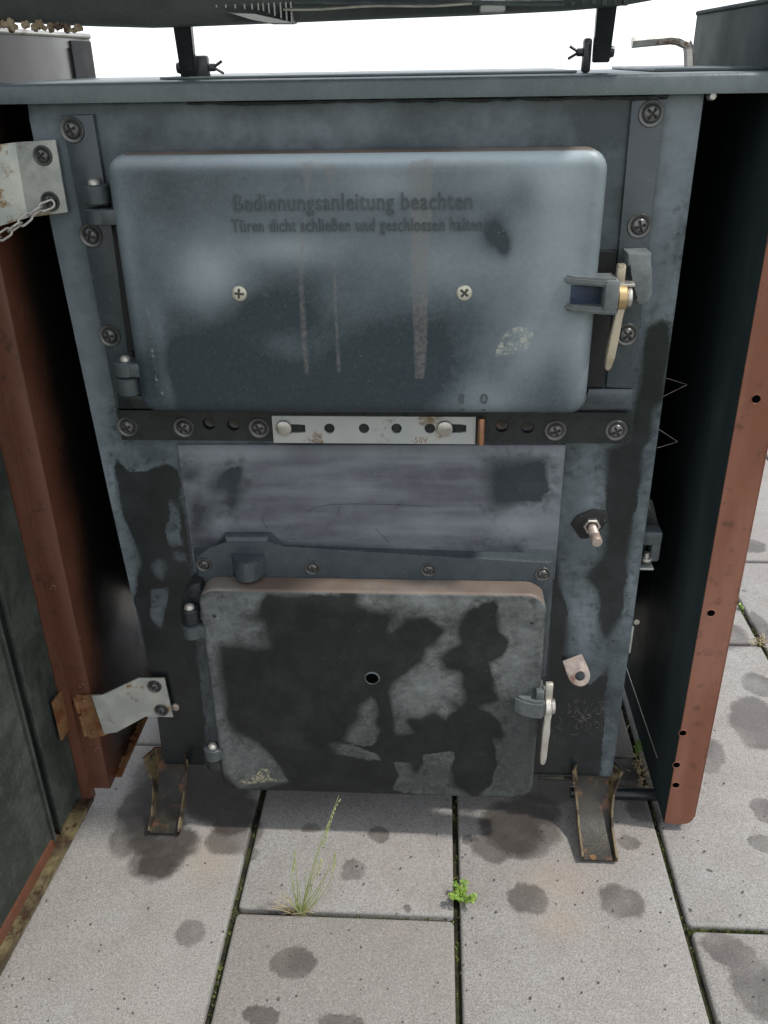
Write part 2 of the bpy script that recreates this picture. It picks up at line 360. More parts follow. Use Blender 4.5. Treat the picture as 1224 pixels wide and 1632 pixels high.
# concrete slabs with drying water spots: ellipses (photo x, y, rx, ry, turn) measured on the ground
SPOTS = [(303, 1487, 26, 23, 0), (467, 1535, 37, 27, 0), (415, 1622, 30, 18, 0), (545, 1630, 40, 14, 0), (562, 1388, 22, 18, 0), (603, 1327, 17, 14, 0),
         (650, 1447, 9, 8, 0), (842, 1431, 34, 25, 0), (990, 1436, 36, 29, 30), (1002, 1342, 16, 14, 0), (1130, 1203, 27, 30, 20), (1205, 1150, 42, 46, 10),
         (1218, 1290, 20, 24, 0), (1215, 1343, 22, 16, 0), (1160, 1515, 42, 30, 15), (1205, 1570, 40, 60, 0), (1135, 1010, 60, 26, 0), (1210, 1090, 26, 20, 0),
         (830, 1320, 62, 50, -10), (790, 1350, 40, 26, 0), (235, 1290, 45, 80, 8), (250, 1368, 48, 40, 25), (350, 1280, 60, 36, 0), (330, 1250, 80, 40, 0), (375, 1330, 40, 40, 40),
         (400, 1360, 14, 12, 0), (497, 1318, 14, 8, 0), (745, 1335, 10, 9, 0), (1025, 1290, 30, 22, 20), (985, 1235, 40, 20, 0), (880, 1255, 60, 26, 0), (1195, 870, 26, 12, 0), (1215, 1000, 12, 30, 0)]
SOAK_SHADE = [(240, 1275, 46, 60, 0), (262, 1340, 62, 34, 10), (250, 1378, 36, 22, 0), (345, 1265, 50, 46, 0), (375, 1300, 34, 36, 30), (300, 1235, 90, 40, 0), (815, 1318, 52, 46, -10), (850, 1290, 44, 30, 0), (985, 1222, 40, 22, 0), (1000, 1262, 46, 12, 0)]  # damp round the feet, with contact shade under the stove painted in
k = NT('concrete slab'); pos = k.coord('Position')
wn = k.n('ShaderNodeTexNoise'); wn.inputs['Scale'].default_value = 30; wn.inputs['Detail'].default_value = 7; wn.inputs['Roughness'].default_value = .65; k.l(pos, wn.inputs['Vector'])
vs_ = k.n('ShaderNodeVectorMath', operation='MULTIPLY_ADD'); k.l(wn.outputs['Color'], vs_.inputs[0]); vs_.inputs[1].default_value = (.034,)*3; k.l(pos, vs_.inputs[2])
off = k.n('ShaderNodeVectorMath', operation='SUBTRACT'); k.l(vs_.outputs[0], off.inputs[0]); off.inputs[1].default_value = (.017,)*3; pw = off.outputs[0]
best = None
for (x, y, rx, ry, tr) in SPOTS:
    gx, gy = G(x, y); ax_ = abs(G(x+rx, y)[0]-gx); ay_ = abs(G(x, y+ry)[1]-gy)
    mp = k.n('ShaderNodeMapping', vector_type='TEXTURE'); mp.inputs['Location'].default_value = (gx, gy, 0); mp.inputs['Rotation'].default_value = (0, 0, radians(-tr)); mp.inputs['Scale'].default_value = (ax_, ay_, 1000)
    k.l(pw, mp.inputs['Vector']); ln = k.n('ShaderNodeVectorMath', operation='LENGTH'); k.l(mp.outputs[0], ln.inputs[0])
    best = ln.outputs['Value'] if best is None else k.math('MINIMUM', best, ln.outputs['Value'])
soak_shade = None
for (x, y, rx, ry, tr) in SOAK_SHADE:
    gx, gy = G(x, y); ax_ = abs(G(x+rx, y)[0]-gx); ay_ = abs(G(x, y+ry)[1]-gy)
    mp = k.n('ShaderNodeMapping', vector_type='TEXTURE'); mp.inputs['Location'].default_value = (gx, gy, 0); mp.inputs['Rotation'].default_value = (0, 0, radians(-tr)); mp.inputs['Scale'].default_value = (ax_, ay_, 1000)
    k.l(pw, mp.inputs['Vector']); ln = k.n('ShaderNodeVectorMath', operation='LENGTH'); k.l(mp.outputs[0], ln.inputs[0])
    soak_shade = ln.outputs['Value'] if soak_shade is None else k.math('MINIMUM', soak_shade, ln.outputs['Value'])
soak_shade = k.math('MULTIPLY', k.ramp(soak_shade, .80, 1.12, 1, 0), k.ramp(k.noise(40, 5, .7, pos), .3, .6, .72, 1.0))
wet = k.ramp(best, .84, 1.08, 1, 0)
wet = k.math('MULTIPLY', wet, k.ramp(k.noise(14, 3, .5, pos), .3, .6, .6, 1.0))
oi = k.n('ShaderNodeObjectInfo')
base = k.mix(oi.outputs['Random'], (.225, .216, .200), (.300, .300, .290))
base = k.mix(k.ramp(k.noise(4.5, 4, .6, pos), .35, .7, 0, .55), base, (.25, .215, .195))
base = k.mix(k.ramp(k.noise(17, 5, .68, pos), .42, .66, 0, .45), base, (.205, .192, .176))
gr = k.noise(430, 3, .65, pos); gr2 = k.noise(900, 2, .6, pos)
base = k.mix(k.ramp(gr, .36, .60, .75, 0), base, (.15, .138, .128))
base = k.mix(k.ramp(gr2, .58, .70, 0, .85), base, (.47, .458, .435))
base = k.mix(k.ramp(k.noise(240, 2, .5, pos), .72, .76, 0, .7), base, (.10, .09, .085))
base = k.mix(k.ramp(k.noise(48, 2, .5, pos), .735, .755, 0, .8), base, (.05, .046, .042))
for (x, y, rx, ry) in ((885, 1405, 75, 45), (330, 1370, 60, 60), (890, 1470, 60, 40)):    # yellowish rust wash below the feet
    gx, gy = G(x, y); mp = k.n('ShaderNodeMapping', vector_type='TEXTURE'); mp.inputs['Location'].default_value = (gx, gy, 0); mp.inputs['Scale'].default_value = (abs(G(x+rx, y)[0]-gx), abs(G(x, y+ry)[1]-gy), 1000)
    k.l(pw, mp.inputs['Vector']); ln = k.n('ShaderNodeVectorMath', operation='LENGTH'); k.l(mp.outputs[0], ln.inputs[0])
    base = k.mix(k.ramp(ln.outputs['Value'], .2, 1.1, .26, 0), base, (.31, .245, .165))
c = k.mix(k.math('MULTIPLY', wet, .82), base, k.mix(.82, base, (.040, .032, .027)))
c = k.mix(k.math('MULTIPLY', soak_shade, .88), c, (.034, .028, .024))
rg = k.ramp(k.math('MAXIMUM', wet, soak_shade), 0, 1, .85, .50)
hb = k.math('ADD', k.math('MULTIPLY', gr, .7), k.math('MULTIPLY', gr2, .3))
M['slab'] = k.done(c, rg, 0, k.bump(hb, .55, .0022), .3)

# ================================================================== SETTING
# ground: flat hill top that falls away all round, out to the far field
bm = BM(); rings = []; NR = 48
for r, z in ((0, -.05), (3.2, -.05), (6, -.12), (14, -.9), (40, -4), (150, -14), (600, -45), (2500, -180)):
    rings.append([bm.verts.new((0, 0, z))] if r == 0 else [bm.verts.new((r*cos(2*pi*i/NR), r*sin(2*pi*i/NR), z)) for i in range(NR)])
for A, B in zip(rings, rings[1:]):
    for i in range(NR):
        j = (i+1) % NR
        bm.faces.new((A[0], B[i], B[j]) if len(A) == 1 else (A[i], B[i], B[j], A[j]))
tag(obj('ground', bm, M['field']), kind='structure')
bm = BM(); box(bm, -2.42, 2.72, -1.62, 2.95, -.045, -.011)
tag(obj('joint_soil', bm, M['soil']), kind='structure')
# paving: 30 x 60 cm slabs in running bond, every slab its own piece
pave = tag(empty('pavement'), kind='structure')
PITCHX, PITCHY, GAP = 0.2949, 0.6285, 0.0085
def slab_mesh(seed):
    rr = np.random.default_rng(seed); hx, hy = (PITCHX-GAP)/2, (PITCHY-GAP)/2
    b = BM(); pts = rrect(-hx, hx, -hy, hy, .006, 2)
    f = [b.verts.new((x, y, 0)) for x, y in pts]; g = [b.verts.new((x, y, -.04)) for x, y in pts]; n = len(pts)
    top = b.faces.new(f); b.faces.new(g[::-1])
    for i in range(n): b.faces.new((f[i], g[i], g[(i+1) % n], f[(i+1) % n]))
    bmesh.ops.bevel(b, geom=list(top.edges), offset=.0038, segments=2, profile=.5, affect='EDGES')
    bmesh.ops.recalc_face_normals(b, faces=b.faces)
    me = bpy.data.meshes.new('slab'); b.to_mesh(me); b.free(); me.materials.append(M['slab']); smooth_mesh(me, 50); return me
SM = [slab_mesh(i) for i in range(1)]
XJ = 0.1030                      # a long joint measured at X = 0.103
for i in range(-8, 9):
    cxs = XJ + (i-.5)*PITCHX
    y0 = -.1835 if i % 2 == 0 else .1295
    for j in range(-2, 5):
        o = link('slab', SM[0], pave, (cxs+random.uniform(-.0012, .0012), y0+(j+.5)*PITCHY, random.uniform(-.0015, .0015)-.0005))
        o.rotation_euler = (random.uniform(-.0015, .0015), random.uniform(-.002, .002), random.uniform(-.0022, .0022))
# moss in the joints
bm = BM()
def tuft(bm, x, y, z, r, n):
    for _ in range(n):
        a = random.uniform(0, 2*pi); rr = r*math.sqrt(random.random()); h = random.uniform(.002, .006)
        px_, py_ = x+rr*cos(a), y+rr*sin(a); s = random.uniform(.0008, .002); t = random.uniform(0, pi)
        v = [bm.verts.new((px_+s*cos(t), py_+s*sin(t), z)), bm.verts.new((px_-s*cos(t), py_-s*sin(t), z)), bm.verts.new((px_+random.uniform(-.003, .003), py_+random.uniform(-.003, .003), z+h))]
        bm.faces.new(v)
for i in range(-2, 4):
    xx = XJ + i*PITCHX
    for q in range(150):
        yy = random.uniform(-.6, .9)
        if random.random() < .55 + .45*sin(yy*9+i*2): tuft(bm, xx+random.uniform(-.0035, .0035), yy, -.0095, .004, 9)
for (x0, y0, x1, y1) in ((430, 1457, 722, 1466), (1095, 1477, 1224, 1483)):
    for q in range(70):
        t = random.random(); gx, gy = G(x0+(x1-x0)*t, y0+(y1-y0)*t); tuft(bm, gx, gy+random.uniform(-.003, .003), -.0095, .004, 8)
o = obj('joint_moss', bm, M['moss']); tag(o, 'dark green moss growing in the joints between the paving slabs', 'moss', kind='stuff')
# grit lying on the slabs
bm = BM()
for q in range(260):
    x, y = G(random.uniform(0, 1224), random.uniform(1240, 1632)); r = random.uniform(.0006, .0017)
    bmesh.ops.create_icosphere(bm, subdivisions=1, radius=r, matrix=Matrix.Translation((x, y, r*.6)) @ Matrix.Diagonal((1, random.uniform(.6, 1.4), .7, 1)))
tag(obj('grit', bm, M['pebble']), 'small dark grit scattered on the grey slabs', 'grit', kind='stuff')

# ================================================================== STOVE
stove = tag(empty('solid_fuel_stove'), 'black solid fuel stove with two cast doors, water stained front and opened brown casing', 'stove')

# --- screws: shared meshes
def screw_mesh(name, r, h, mat, washer=True, cross=True):
    b = BM(); N, R = 48, 10; rings = []
    def z(rr, a):
        t = rr/r; zz = h*math.sqrt(max(0, 1-t**3.2))
        if cross and t < .62:
            x, y = rr*cos(a), rr*sin(a)
            if min(abs(x), abs(y)) < r*.13: zz -= h*.55
        return zz
    c = b.verts.new((0, -z(0, 0), 0))
    for i in range(1, R+1):
        rr = r*i/R; rings.append([b.verts.new((rr*cos(2*pi*(k_+.5)/N), -z(rr, 2*pi*(k_+.5)/N), rr*sin(2*pi*(k_+.5)/N))) for k_ in range(N)])
    def shade(f):
        q = f.calc_center_median(); rr = math.hypot(q.x, q.z)
        if cross and rr < r*.60 and min(abs(q.x), abs(q.z)) < r*.13: f.material_index = 1
    for k_ in range(N): shade(b.faces.new((c, rings[0][k_], rings[0][(k_+1) % N])))
    for A, B in zip(rings, rings[1:]):
        for k_ in range(N): shade(b.faces.new((A[k_], B[k_], B[(k_+1) % N], A[(k_+1) % N])))
    if washer: lathe(b, [(r*1.0, -.0005), (r*1.02, .0006), (r*1.22, .0016), (r*1.42, .0016), (r*1.5, .0006), (r*1.52, -.001)], n=32)
    bmesh.ops.recalc_face_normals(b, faces=b.faces)
    me = bpy.data.meshes.new(name); b.to_mesh(me); b.free(); me.materials.append(mat); me.materials.append(M['recess']); smooth_mesh(me, 35); return me
SC_BIG = screw_mesh('screw', .0085, .0052, M['screw']); SC_MED = screw_mesh('screw', .0068, .0045, M['screw']); SC_PALE = screw_mesh('screw', .0083, .0022, M['screwpale'], False)
SC_FR = screw_mesh('screw', .0066, .0036, M['screw'])
def screw(me, x, y, Y, parent, rot=None):
    X, Z = F(x, y, Y); o = link('screw', me, parent, (X, Y, Z)); o.rotation_euler = (0, random.uniform(0, 1.5) if rot is None else rot, 0); return o

# --- front panel and body
bm = BM(); prism(bm, [(.3265, .078), (.3265, .966), (F(44, 172)[0], .966)] + PX([(47, 190), (90, 400), (131, 592), (176, 800), (209, 944), (242, 1078)], 0) + [(-.3268, .115), (-.3262, .078)], 0, .005, .0012, 2); gridcut(bm, .0065)
front = obj('front_panel', bm, M['panel'], stove)
K = 3.06
WETP = [[(186, 728), (204, 750), (228, 752), (262, 738), (284, 746), (292, 800), (305, 880), (312, 1000), (335, 1240), (250, 1240), (245, 1180), (236, 1090), (222, 1010), (214, 950), (218, 915), (222, 895), (212, 862), (194, 820), (181, 748)],
        [(1030, 520), (1050, 508), (1074, 512), (1068, 570), (1060, 640), (1043, 655), (1040, 700), (1027, 715), (1024, 760), (1010, 830), (1003, 900), (992, 985), (970, 1022), (958, 1018), (952, 990), (952, 945), (928, 918), (958, 885), (966, 845), (962, 715), (1000, 700), (1010, 650), (1022, 560)],
        [(886, 860), (893, 930), (903, 960), (908, 1010), (905, 1040), (915, 1075), (940, 1092), (958, 1075), (972, 1055), (966, 1110), (962, 1160), (957, 1250), (840, 1250), (868, 1080), (876, 960)],
        [(905, 716), (911, 730), (905, 745), (899, 735)], [(1080, 390), (1088, 345), (1084, 400), (1076, 420)],
        [(185, 640), (200, 650), (196, 700), (189, 690)]]
DRYI = [[(272, 800), (284, 815), (290, 868), (270, 872), (262, 845), (270, 830)], [(252, 893), (262, 898), (258, 925), (250, 918), (244, 902)], [(243, 942), (266, 938), (268, 955), (256, 1000), (240, 985)], [(280, 880), (296, 884), (294, 892), (280, 890)]]
marks(front, [PX(p_, 0) for p_ in WETP], tone=[(100, 400, 30, 300, .22), (160, 740, 26, 200, .26), (205, 900, 16, 110, .18), (640, 200, 300, 26, .18), (250, 205, 110, 40, -.02), (960, 200, 60, 60, -.2), (1095, 330, 26, 260, .22), (230, 760, 60, 24, .2), (800, 700, 500, 10, .1), (160, 600, 40, 300, .22), (600, 205, 500, 20, .12), (1060, 300, 30, 160, .30), (940, 800, 30, 120, .30), (930, 1010, 22, 70, .35), (1010, 900, 12, 120, .25), (700, 200, 90, 18, -.2), (950, 190, 50, 40, -.25), (250, 215, 60, 20, -.2)], Y=0)
# small dry islands inside the wet patch
at_ = front.data.attributes['wet']; nv = len(front.data.vertices); w_ = np.empty(nv, np.float32); at_.data.foreach_get('value', w_)
co_ = np.empty(nv*3); front.data.vertices.foreach_get('co', co_); P_ = co_.reshape(-1, 3)[:, [0, 2]]
for pl in DRYI: w_ = np.minimum(w_, -sdpoly(P_, PX(pl, 0)))
at_.data.foreach_set('value', w_.astype(np.float32))
bm = BM(); box(bm, -.305, .305, .006, .37, .10, .955, .004)
obj('body', bm, M['void'], stove)
for xa, xb in ((-.322, -.306), (.306, .322)):
    bm = BM(); box(bm, xa, xb, .006, .36, .085, .955, .002); obj('side_sheet', bm, M['inner'], stove)
# pale bottom lip of the panel
a = F(858, 1236, -.003); b_ = F(918, 1240, -.003)
bm = BM(); box(bm, a[0], b_[0]-.002, -.006, -.0005, .0735, .0775, .0008); obj('bottom_lip', bm, M['rusty'], stove)

bm = BM()
for _ in range(90):
    x = random.gauss(935, 26); y = random.gauss(1138, 16); a_ = random.uniform(0, 2*pi); L_ = random.uniform(4, 16); pts = []
    for i in range(6):
        X, Z = F(x, y, -.0006); pts.append((X, -.0005, Z)); a_ += random.uniform(-.5, .5); x += cos(a_)*L_/6; y += sin(a_)*L_/6
    tube(bm, pts, random.uniform(.00010, .00022), 4)
tag(obj('dried_roots', bm, M['dust'], front), kind='stuff')
bm = BM()
for p0, p1 in (((895, 905), (900, 928)), ((1030, 790), (1036, 812))):
    tube(bm, [v3(p0[0], p0[1], -.0005), v3(p1[0], p1[1], -.0005)], .00035, 4)
tag(obj('scratch', bm, M['dust'], front), kind='stuff')
# --- top plate with a raised rear strip
bm = BM(); prism_axis(bm, [(-.016, .9655), (-.016, .9795), (-.0145, .9822), (-.012, .9835), (.36, .9835), (.36, .9655)], -.43, .43, 'X')
obj('top_plate', bm, M['top'], stove)
bm = BM(); xa = F(265, 130, .1)[0]; xb = F(915, 107, .1)[0]; xc = F(1035, 101, .1)[0]
box(bm, xa, xb, .075, .33, .9838, .9865, .001)
obj('top_strip', bm, M['top'], stove)
bm = BM(); box(bm, xc, .42, .07, .33, .9838, .9872, .001); obj('top_strip', bm, M['top'], stove)
bm = BM()   # sealing rope squeezed out under the plate
pts = [(F(300+i*17, 170-i*.45, -.006)[0], -.006+random.uniform(-.0015, .001), .9635+random.uniform(-.0012, .0012)) for i in range(46)]
tube(bm, pts, [random.uniform(.0012, .0026) for _ in pts], 6); obj('seal_rope', bm, M['castdark'], stove)
X, Z = F(1133, 153, -.002); bm = BM(); lathe(bm, [(.0045, -.004), (.0045, .004), (.003, .006), (0, .006)], (X, -.004, Z), n=8); obj('bolt_head', bm, M['steel'], stove)

# lettering cast on the door
def letters(name, text, x0, y0, x1, y1, Y, parent, mat, depth=.0016):
    cu = bpy.data.curves.new('t', 'FONT'); cu.body = text; cu.size = 1.0; cu.extrude = .02; cu.space_character = 1.06; cu.resolution_u = 3
    t = bpy.data.objects.new('t', cu); COL.objects.link(t); bpy.context.view_layer.update()
    me = bpy.data.meshes.new_from_object(t.evaluated_get(bpy.context.evaluated_depsgraph_get())); bpy.data.objects.remove(t); bpy.data.curves.remove(cu)
    n = len(me.vertices); c_ = np.empty(n*3); me.vertices.foreach_get('co', c_); c_ = c_.reshape(-1, 3)
    X0, Z1 = F(x0, y0, Y); X1, Z0 = F(x1, y1, Y)
    mn = c_.min(0); mxx = c_.max(0); u = (c_[:, 0]-mn[0])/(mxx[0]-mn[0]); v = (c_[:, 1]-mn[1])/(mxx[1]-mn[1]); d_ = (c_[:, 2]-mn[2])/(mxx[2]-mn[2])
    out = np.stack([X0+u*(X1-X0), Y-d_*depth+(1-d_)*.0004, Z0+v*(Z1-Z0)], 1)
    me.vertices.foreach_set('co', out.ravel()); me.materials.clear(); me.materials.append(mat); me.name = name; me.update()
    return link(name, me, parent)
# --- filling door frame: two rails, sill and perforated strip
def bar(name, pts, Y, th, mat, bev=.002, parent=stove):
    b = BM(); prism(b, PX(pts, Y), Y, Y+th, bev, 2); return obj(name, b, mat, parent)
rail_l = bar('frame_rail', [(96, 184), (148, 182), (226, 652), (185, 652)], -.007, .0068, M['frame'])
rail_r = bar('frame_rail', [(1007, 160), (1062, 157), (1009, 620), (966, 618)], -.007, .0068, M['frame'])
bar('frame_sill', [(938, 622), (1009, 622), (1006, 652), (925, 652)], -.011, .0108, M['frame'])
bar('frame_sill', [(186, 628), (240, 632), (250, 652), (188, 652)], -.0095, .0092, M['castdark'])
for (x, y) in ((115, 207), (145, 375), (175, 535)): screw(SC_BIG, x, y, -.0072, rail_l)
for (x, y) in ((1038, 181), (1019, 360), (999, 533)): screw(SC_BIG, x, y, -.0072, rail_r)
def plate_holes(bm, x0, x1, z0, z1, y0, y1, holes, slots=()):
    """flat bar with true round and slotted holes, built as a ring mesh cell by cell"""
    cells = sorted([(hx-hr*1.35, hx+hr*1.35, ('h', hx, hz, hr)) for hx, hz, hr in holes] + [(a_-.0012, b2+.0012, ('s', a_, b2, c_, d_)) for a_, b2, c_, d_ in slots])
    x = x0; spans = []
    for a_, b2, hh in cells:
        if a_ > x: spans.append((x, a_, None))
        spans.append((a_, b2, hh)); x = b2
    if x < x1: spans.append((x, x1, None))
    for a_, b2, hh in spans:
        if hh is None:
            box(bm, a_, b2, y0, y1, z0, z1); continue
        outer = [(a_, z0), (b2, z0), (b2, z1), (a_, z1)]; N = 24; O = []; I = []
        if hh[0] == 'h': cx_, cz_ = hh[1], hh[2]
        else: cx_, cz_ = (hh[1]+hh[2])/2, (hh[3]+hh[4])/2
        def hit(bx0, bx1, bz0, bz1, a2):
            dx, dz = cos(a2), sin(a2); ts = []
            if abs(dx) > 1e-9: ts.append(((bx1 if dx > 0 else bx0)-cx_)/dx)
            if abs(dz) > 1e-9: ts.append(((bz1 if dz > 0 else bz0)-cz_)/dz)
            t = min(ts); return (cx_+dx*t, cz_+dz*t)
        angs = sorted([2*pi*i/N for i in range(N)] + [math.atan2(q[1]-cz_, q[0]-cx_) % (2*pi) for q in outer])
        for a2 in angs:
            O.append(hit(a_, b2, z0, z1, a2))
            I.append((cx_+hh[3]*cos(a2), cz_+hh[3]*sin(a2)) if hh[0] == 'h' else hit(hh[1], hh[2], hh[3], hh[4], a2))
        n = len(angs); vo = [[bm.verts.new((q[0], yy, q[1])) for q in O] for yy in (y0, y1)]; vi = [[bm.verts.new((q[0], yy, q[1])) for q in I] for yy in (y0, y1)]
        for i in range(n):
            j = (i+1) % n
            bm.faces.new((vo[0][i], vo[0][j], vi[0][j], vi[0][i])); bm.faces.new((vo[1][j], vo[1][i], vi[1][i], vi[1][j])); bm.faces.new((vi[0][i], vi[0][j], vi[1][j], vi[1][i])); bm.faces.new((vo[0][j], vo[0][i], vo[1][i], vo[1][j]))
    return bm
Ys = -.0095
hz = []
for (x, y) in ((333, 675), (372, 677), (800, 679), (841, 681)):
    X, Z = F(x, y, Ys); hz.append((X, Z, .0078))
x0, z1 = F(187, 654, Ys); x1, z0 = F(1003, 707, Ys)
bm = BM(); plate_holes(bm, x0, x1, z0, z1, Ys, -.0005, hz)
strip = obj('air_strip', bm, M['castdark'], stove, ang=30)
for (x, y) in ((203, 680), (293, 681), (413, 682), (885, 686), (982, 686)): screw(SC_BIG, x, y, Ys-.0002, strip)
for X, Z, r in hz:
    bm = BM(); lathe(bm, [(.0080, 0), (.0080, .002), (.0066, .0012), (.003, .0008), (0, .0008)], (X+.001, -.0003, Z+.001), n=18); obj('hole_plug', bm, M['rusty'], strip)
# aluminium air slider with four round ports and two slots
Yl = -.0135; xa, za = F(433, 663, Yl); xb, zb = F(757, 708, Yl)
hs = [(*F(x, 683, Yl), .0062) for x in (525, 580, 632, 685)]
sl = []
for (q0, q1) in ((440, 487), (700, 743)):
    a_ = F(q0, 676, Yl); b2 = F(q1, 690, Yl); sl.append((a_[0], b2[0], b2[1], a_[1]))
bm = BM(); plate_holes(bm, xa, xb, zb, za, Yl, Yl+.0035, hs, sl)
slider = obj('air_slider', bm, M['alu'], stove, ang=30)
for (x, y) in ((452, 683), (709, 684)):
    X, Z = F(x, y, Yl-.004); bm = BM(); lathe(bm, [(.006, -.006), (.006, 0), (.0088, .0002), (.0094, .001), (.0094, .003), (.0088, .0042), (.006, .0052), (0, .0056)], (X, Yl-.0004, Z), n=24); obj('knob', bm, M['steel'], slider)
letters('scratched_mark', '-50V', 656, 697, 682, 706, Yl, slider, M['hinge'], .00015)
X, Z = F(767, 690, -.02); bm = BM(); lathe(bm, [(0, -.016), (.0034, -.015), (.004, -.012), (.004, .014), (.0034, .017), (0, .0175)], (X, -.018, Z), 'Z', 12); obj('slider_pin', bm, M['copper'], slider)

# --- middle cover sheet
bm = BM(); q = PX([(282, 709), (902, 709), (885, 893), (306, 893)], -.004); prism(bm, [(q[0][0], q[0][1]), (q[1][0], q[1][1]), (.2203, .41), (-.2423, .41)], -.004, -.0004, .0008, 1); gridcut(bm, .0065)
cover = obj('cover_sheet', bm, M['cover'], stove)
C1 = lambda pl: PX(pl, -.004, 280, 690, 3.825); C2 = lambda pl: PX(pl, -.004, 590, 690, 3.825)
marks(cover, [C1([(45, 215), (140, 210), (150, 260), (110, 290), (45, 290)]),
              C1([(185, 320), (240, 250), (310, 220), (400, 200), (420, 300), (400, 420), (350, 480), (300, 450), (240, 455), (205, 520), (140, 620), (230, 660), (100, 700), (70, 440), (140, 370), (170, 410), (300, 400), (290, 370), (240, 380)]),
              C2([(720, 150), (1070, 150), (1080, 260), (1105, 350), (1050, 380), (1025, 430), (960, 420), (830, 455), (740, 460), (690, 300)]), C2([(700, 690), (800, 690), (890, 670), (920, 700), (950, 740), (700, 730)])],
      tone=[(400, 722, 60, 12, .6), (330, 725, 60, 25, .3), (560, 722, 120, 10, .35), (780, 722, 160, 8, .35), (890, 760, 14, 60, .45), (840, 835, 70, 22, .55), (700, 830, 90, 10, .35), (580, 780, 22, 8, .35), (480, 828, 40, 6, .35), (690, 848, 60, 5, .2), (620, 845, 40, 8, .25), (640, 790, 22, 8, .4), (350, 840, 16, 20, .4), (330, 770, 30, 40, .25)], Y=-.004)

bm = BM()
for pl in ([(490, 815), (505, 808), (530, 804), (570, 803), (620, 804), (690, 807)], [(417, 822), (420, 833), (426, 841)], [(542, 808), (538, 820)], [(530, 832), (518, 844)], [(643, 797), (630, 811)], [(598, 842), (621, 865)], [(455, 846), (463, 836)], [(462, 858), (475, 862)]):
    tube(bm, [v3(x, y, -.0042) for x, y in pl], .00022, 4)
tag(obj('scratch', bm, M['castdark'], cover), kind='stuff')
# --- ash door frame
Yf = -.018
fr = [(307, 881), (337, 881), (357, 856), (428, 856), (452, 878), (886, 891), (872, 1078), (850, 1078), (330, 1078)]
bm = BM(); q = PX(fr, Yf); q[-1] = (-.236, .26); q[-2] = (.212, .2573); prism(bm, q, Yf, -.0042, .0065, 4)
aframe = obj('ash_door_frame', bm, M['frame'], stove)
for (x, y) in ((325, 900), (498, 905), (683, 908), (865, 915)): screw(SC_FR, x, y, Yf-.0002, aframe)
X, Z = F(395, 890, Yf); bm = BM()      # rounded boss
prof = [(-.021, .012), (-.019, .002), (-.013, -.010), (-.004, -.015), (.006, -.015), (.014, -.010), (.0185, .0), (.022, .012)]
prism_axis(bm, [(X+a_, Yf+min(0, b2-.004)*1.25) for a_, b2 in prof] + [(X+.02, Yf+.006), (X-.02, Yf+.006)], Z-.022, Z+.007, 'Z')
bmesh.ops.bevel(bm, geom=bm.edges[:], offset=.0014, segments=2, affect='EDGES'); obj('frame_boss', bm, M['frame'], aframe)

# --- filling door
Yd = -.041
bm = BM(); pillow(bm, -.2685, .2340, .6445, .9195, [.021, .022, .018, .018], Yd, -.012, .0125); gridcut(bm, .004)
fdoor = obj('filling_door', bm, M['door'], stove)
U1 = lambda pl: PX(pl, Yd, 160, 220, 2.914); U2 = lambda pl: PX(pl, Yd, 560, 220, 2.8465)
fdoor.data.materials.append(M['lip'])
for p_ in fdoor.data.polygons:
    if p_.normal.z > .86 and p_.center.x > -.25: p_.material_index = 1
marks(fdoor, [], Y=Yd,  # tone paints cloudy sheen, bright top edge and a damp tongue into the colour
      tone=[(560, 250, 440, 14, .95), (570, 330, 480, 110, .20), (600, 294, 100, 26, .12), (262, 315, 60, 60, -.16), (480, 405, 120, 30, .16), (768, 318, 26, 14, -.04), (788, 366, 17, 22, -.30), (804, 394, 10, 18, -.38), (850, 275, 110, 40, .40), (900, 400, 70, 160, .45), (200, 420, 26, 190, .26), (330, 440, 60, 55, .62), (450, 395, 70, 22, .24), (720, 430, 110, 55, .30), (460, 560, 70, 40, .22), (560, 490, 80, 30, .12), (860, 560, 90, 70, .35), (770, 640, 60, 40, .40), (930, 560, 20, 90, .3), (610, 285, 60, 30, .22),
            (420, 600, 260, 45, -.25), (440, 500, 90, 40, -.2), (300, 590, 60, 40, -.15), (730, 345, 90, 25, -.04), (790, 385, 24, 22, -.25), (830, 300, 24, 30, -.2), (640, 580, 60, 60, -.2), (920, 480, 40, 25, -.2), (880, 590, 22, 40, -.15), (240, 330, 30, 60, .1), (255, 540, 16, 70, .22), (268, 610, 16, 36, .25)],
      pale=[U2([(640, 990), (690, 890), (730, 860), (780, 850), (830, 890), (800, 970)]), U1([(196, 780), (215, 790), (245, 870), (232, 950), (262, 1040), (266, 1140), (300, 1200), (345, 1235), (335, 1225), (285, 1195), (258, 1150), (252, 1050), (222, 950), (232, 870)])],
      streak=[U1([(935, 110), (990, 110), (965, 250), (965, 340), (945, 460), (945, 700), (955, 860), (968, 1100), (950, 1100), (928, 860), (922, 600), (925, 460), (955, 330), (945, 200)]),
              U1([(1040, 120), (1100, 120), (1070, 220), (1075, 420), (1090, 600), (1098, 800), (1115, 1080), (1100, 1090), (1085, 800), (1078, 560), (1065, 420), (1060, 230)]),
              U2([(265, 100), (370, 90), (362, 400), (350, 650), (340, 1000), (330, 1090), (290, 1090), (275, 700), (268, 400)]),
              ])
letters('lettering', 'Bedienungsanleitung beachten', 371, 309, 752, 342, Yd, fdoor, M['letter'])
letters('lettering', 'Türen dicht schließen und geschlossen halten', 368, 349, 769, 374, Yd, fdoor, M['letter'])
letters('lettering', '1', 733, 628, 739, 643, Yd, fdoor, M['letter']); letters('lettering', '0', 766, 627, 777, 643, Yd, fdoor, M['letter'])
for x in (737, 771):
    bm = BM(); q = PX([(x-5, 651), (x+5, 651), (x, 658)], Yd); prism(bm, q, Yd+.0012, Yd+.004); obj('arrow_mark', bm, M['cast'], fdoor)
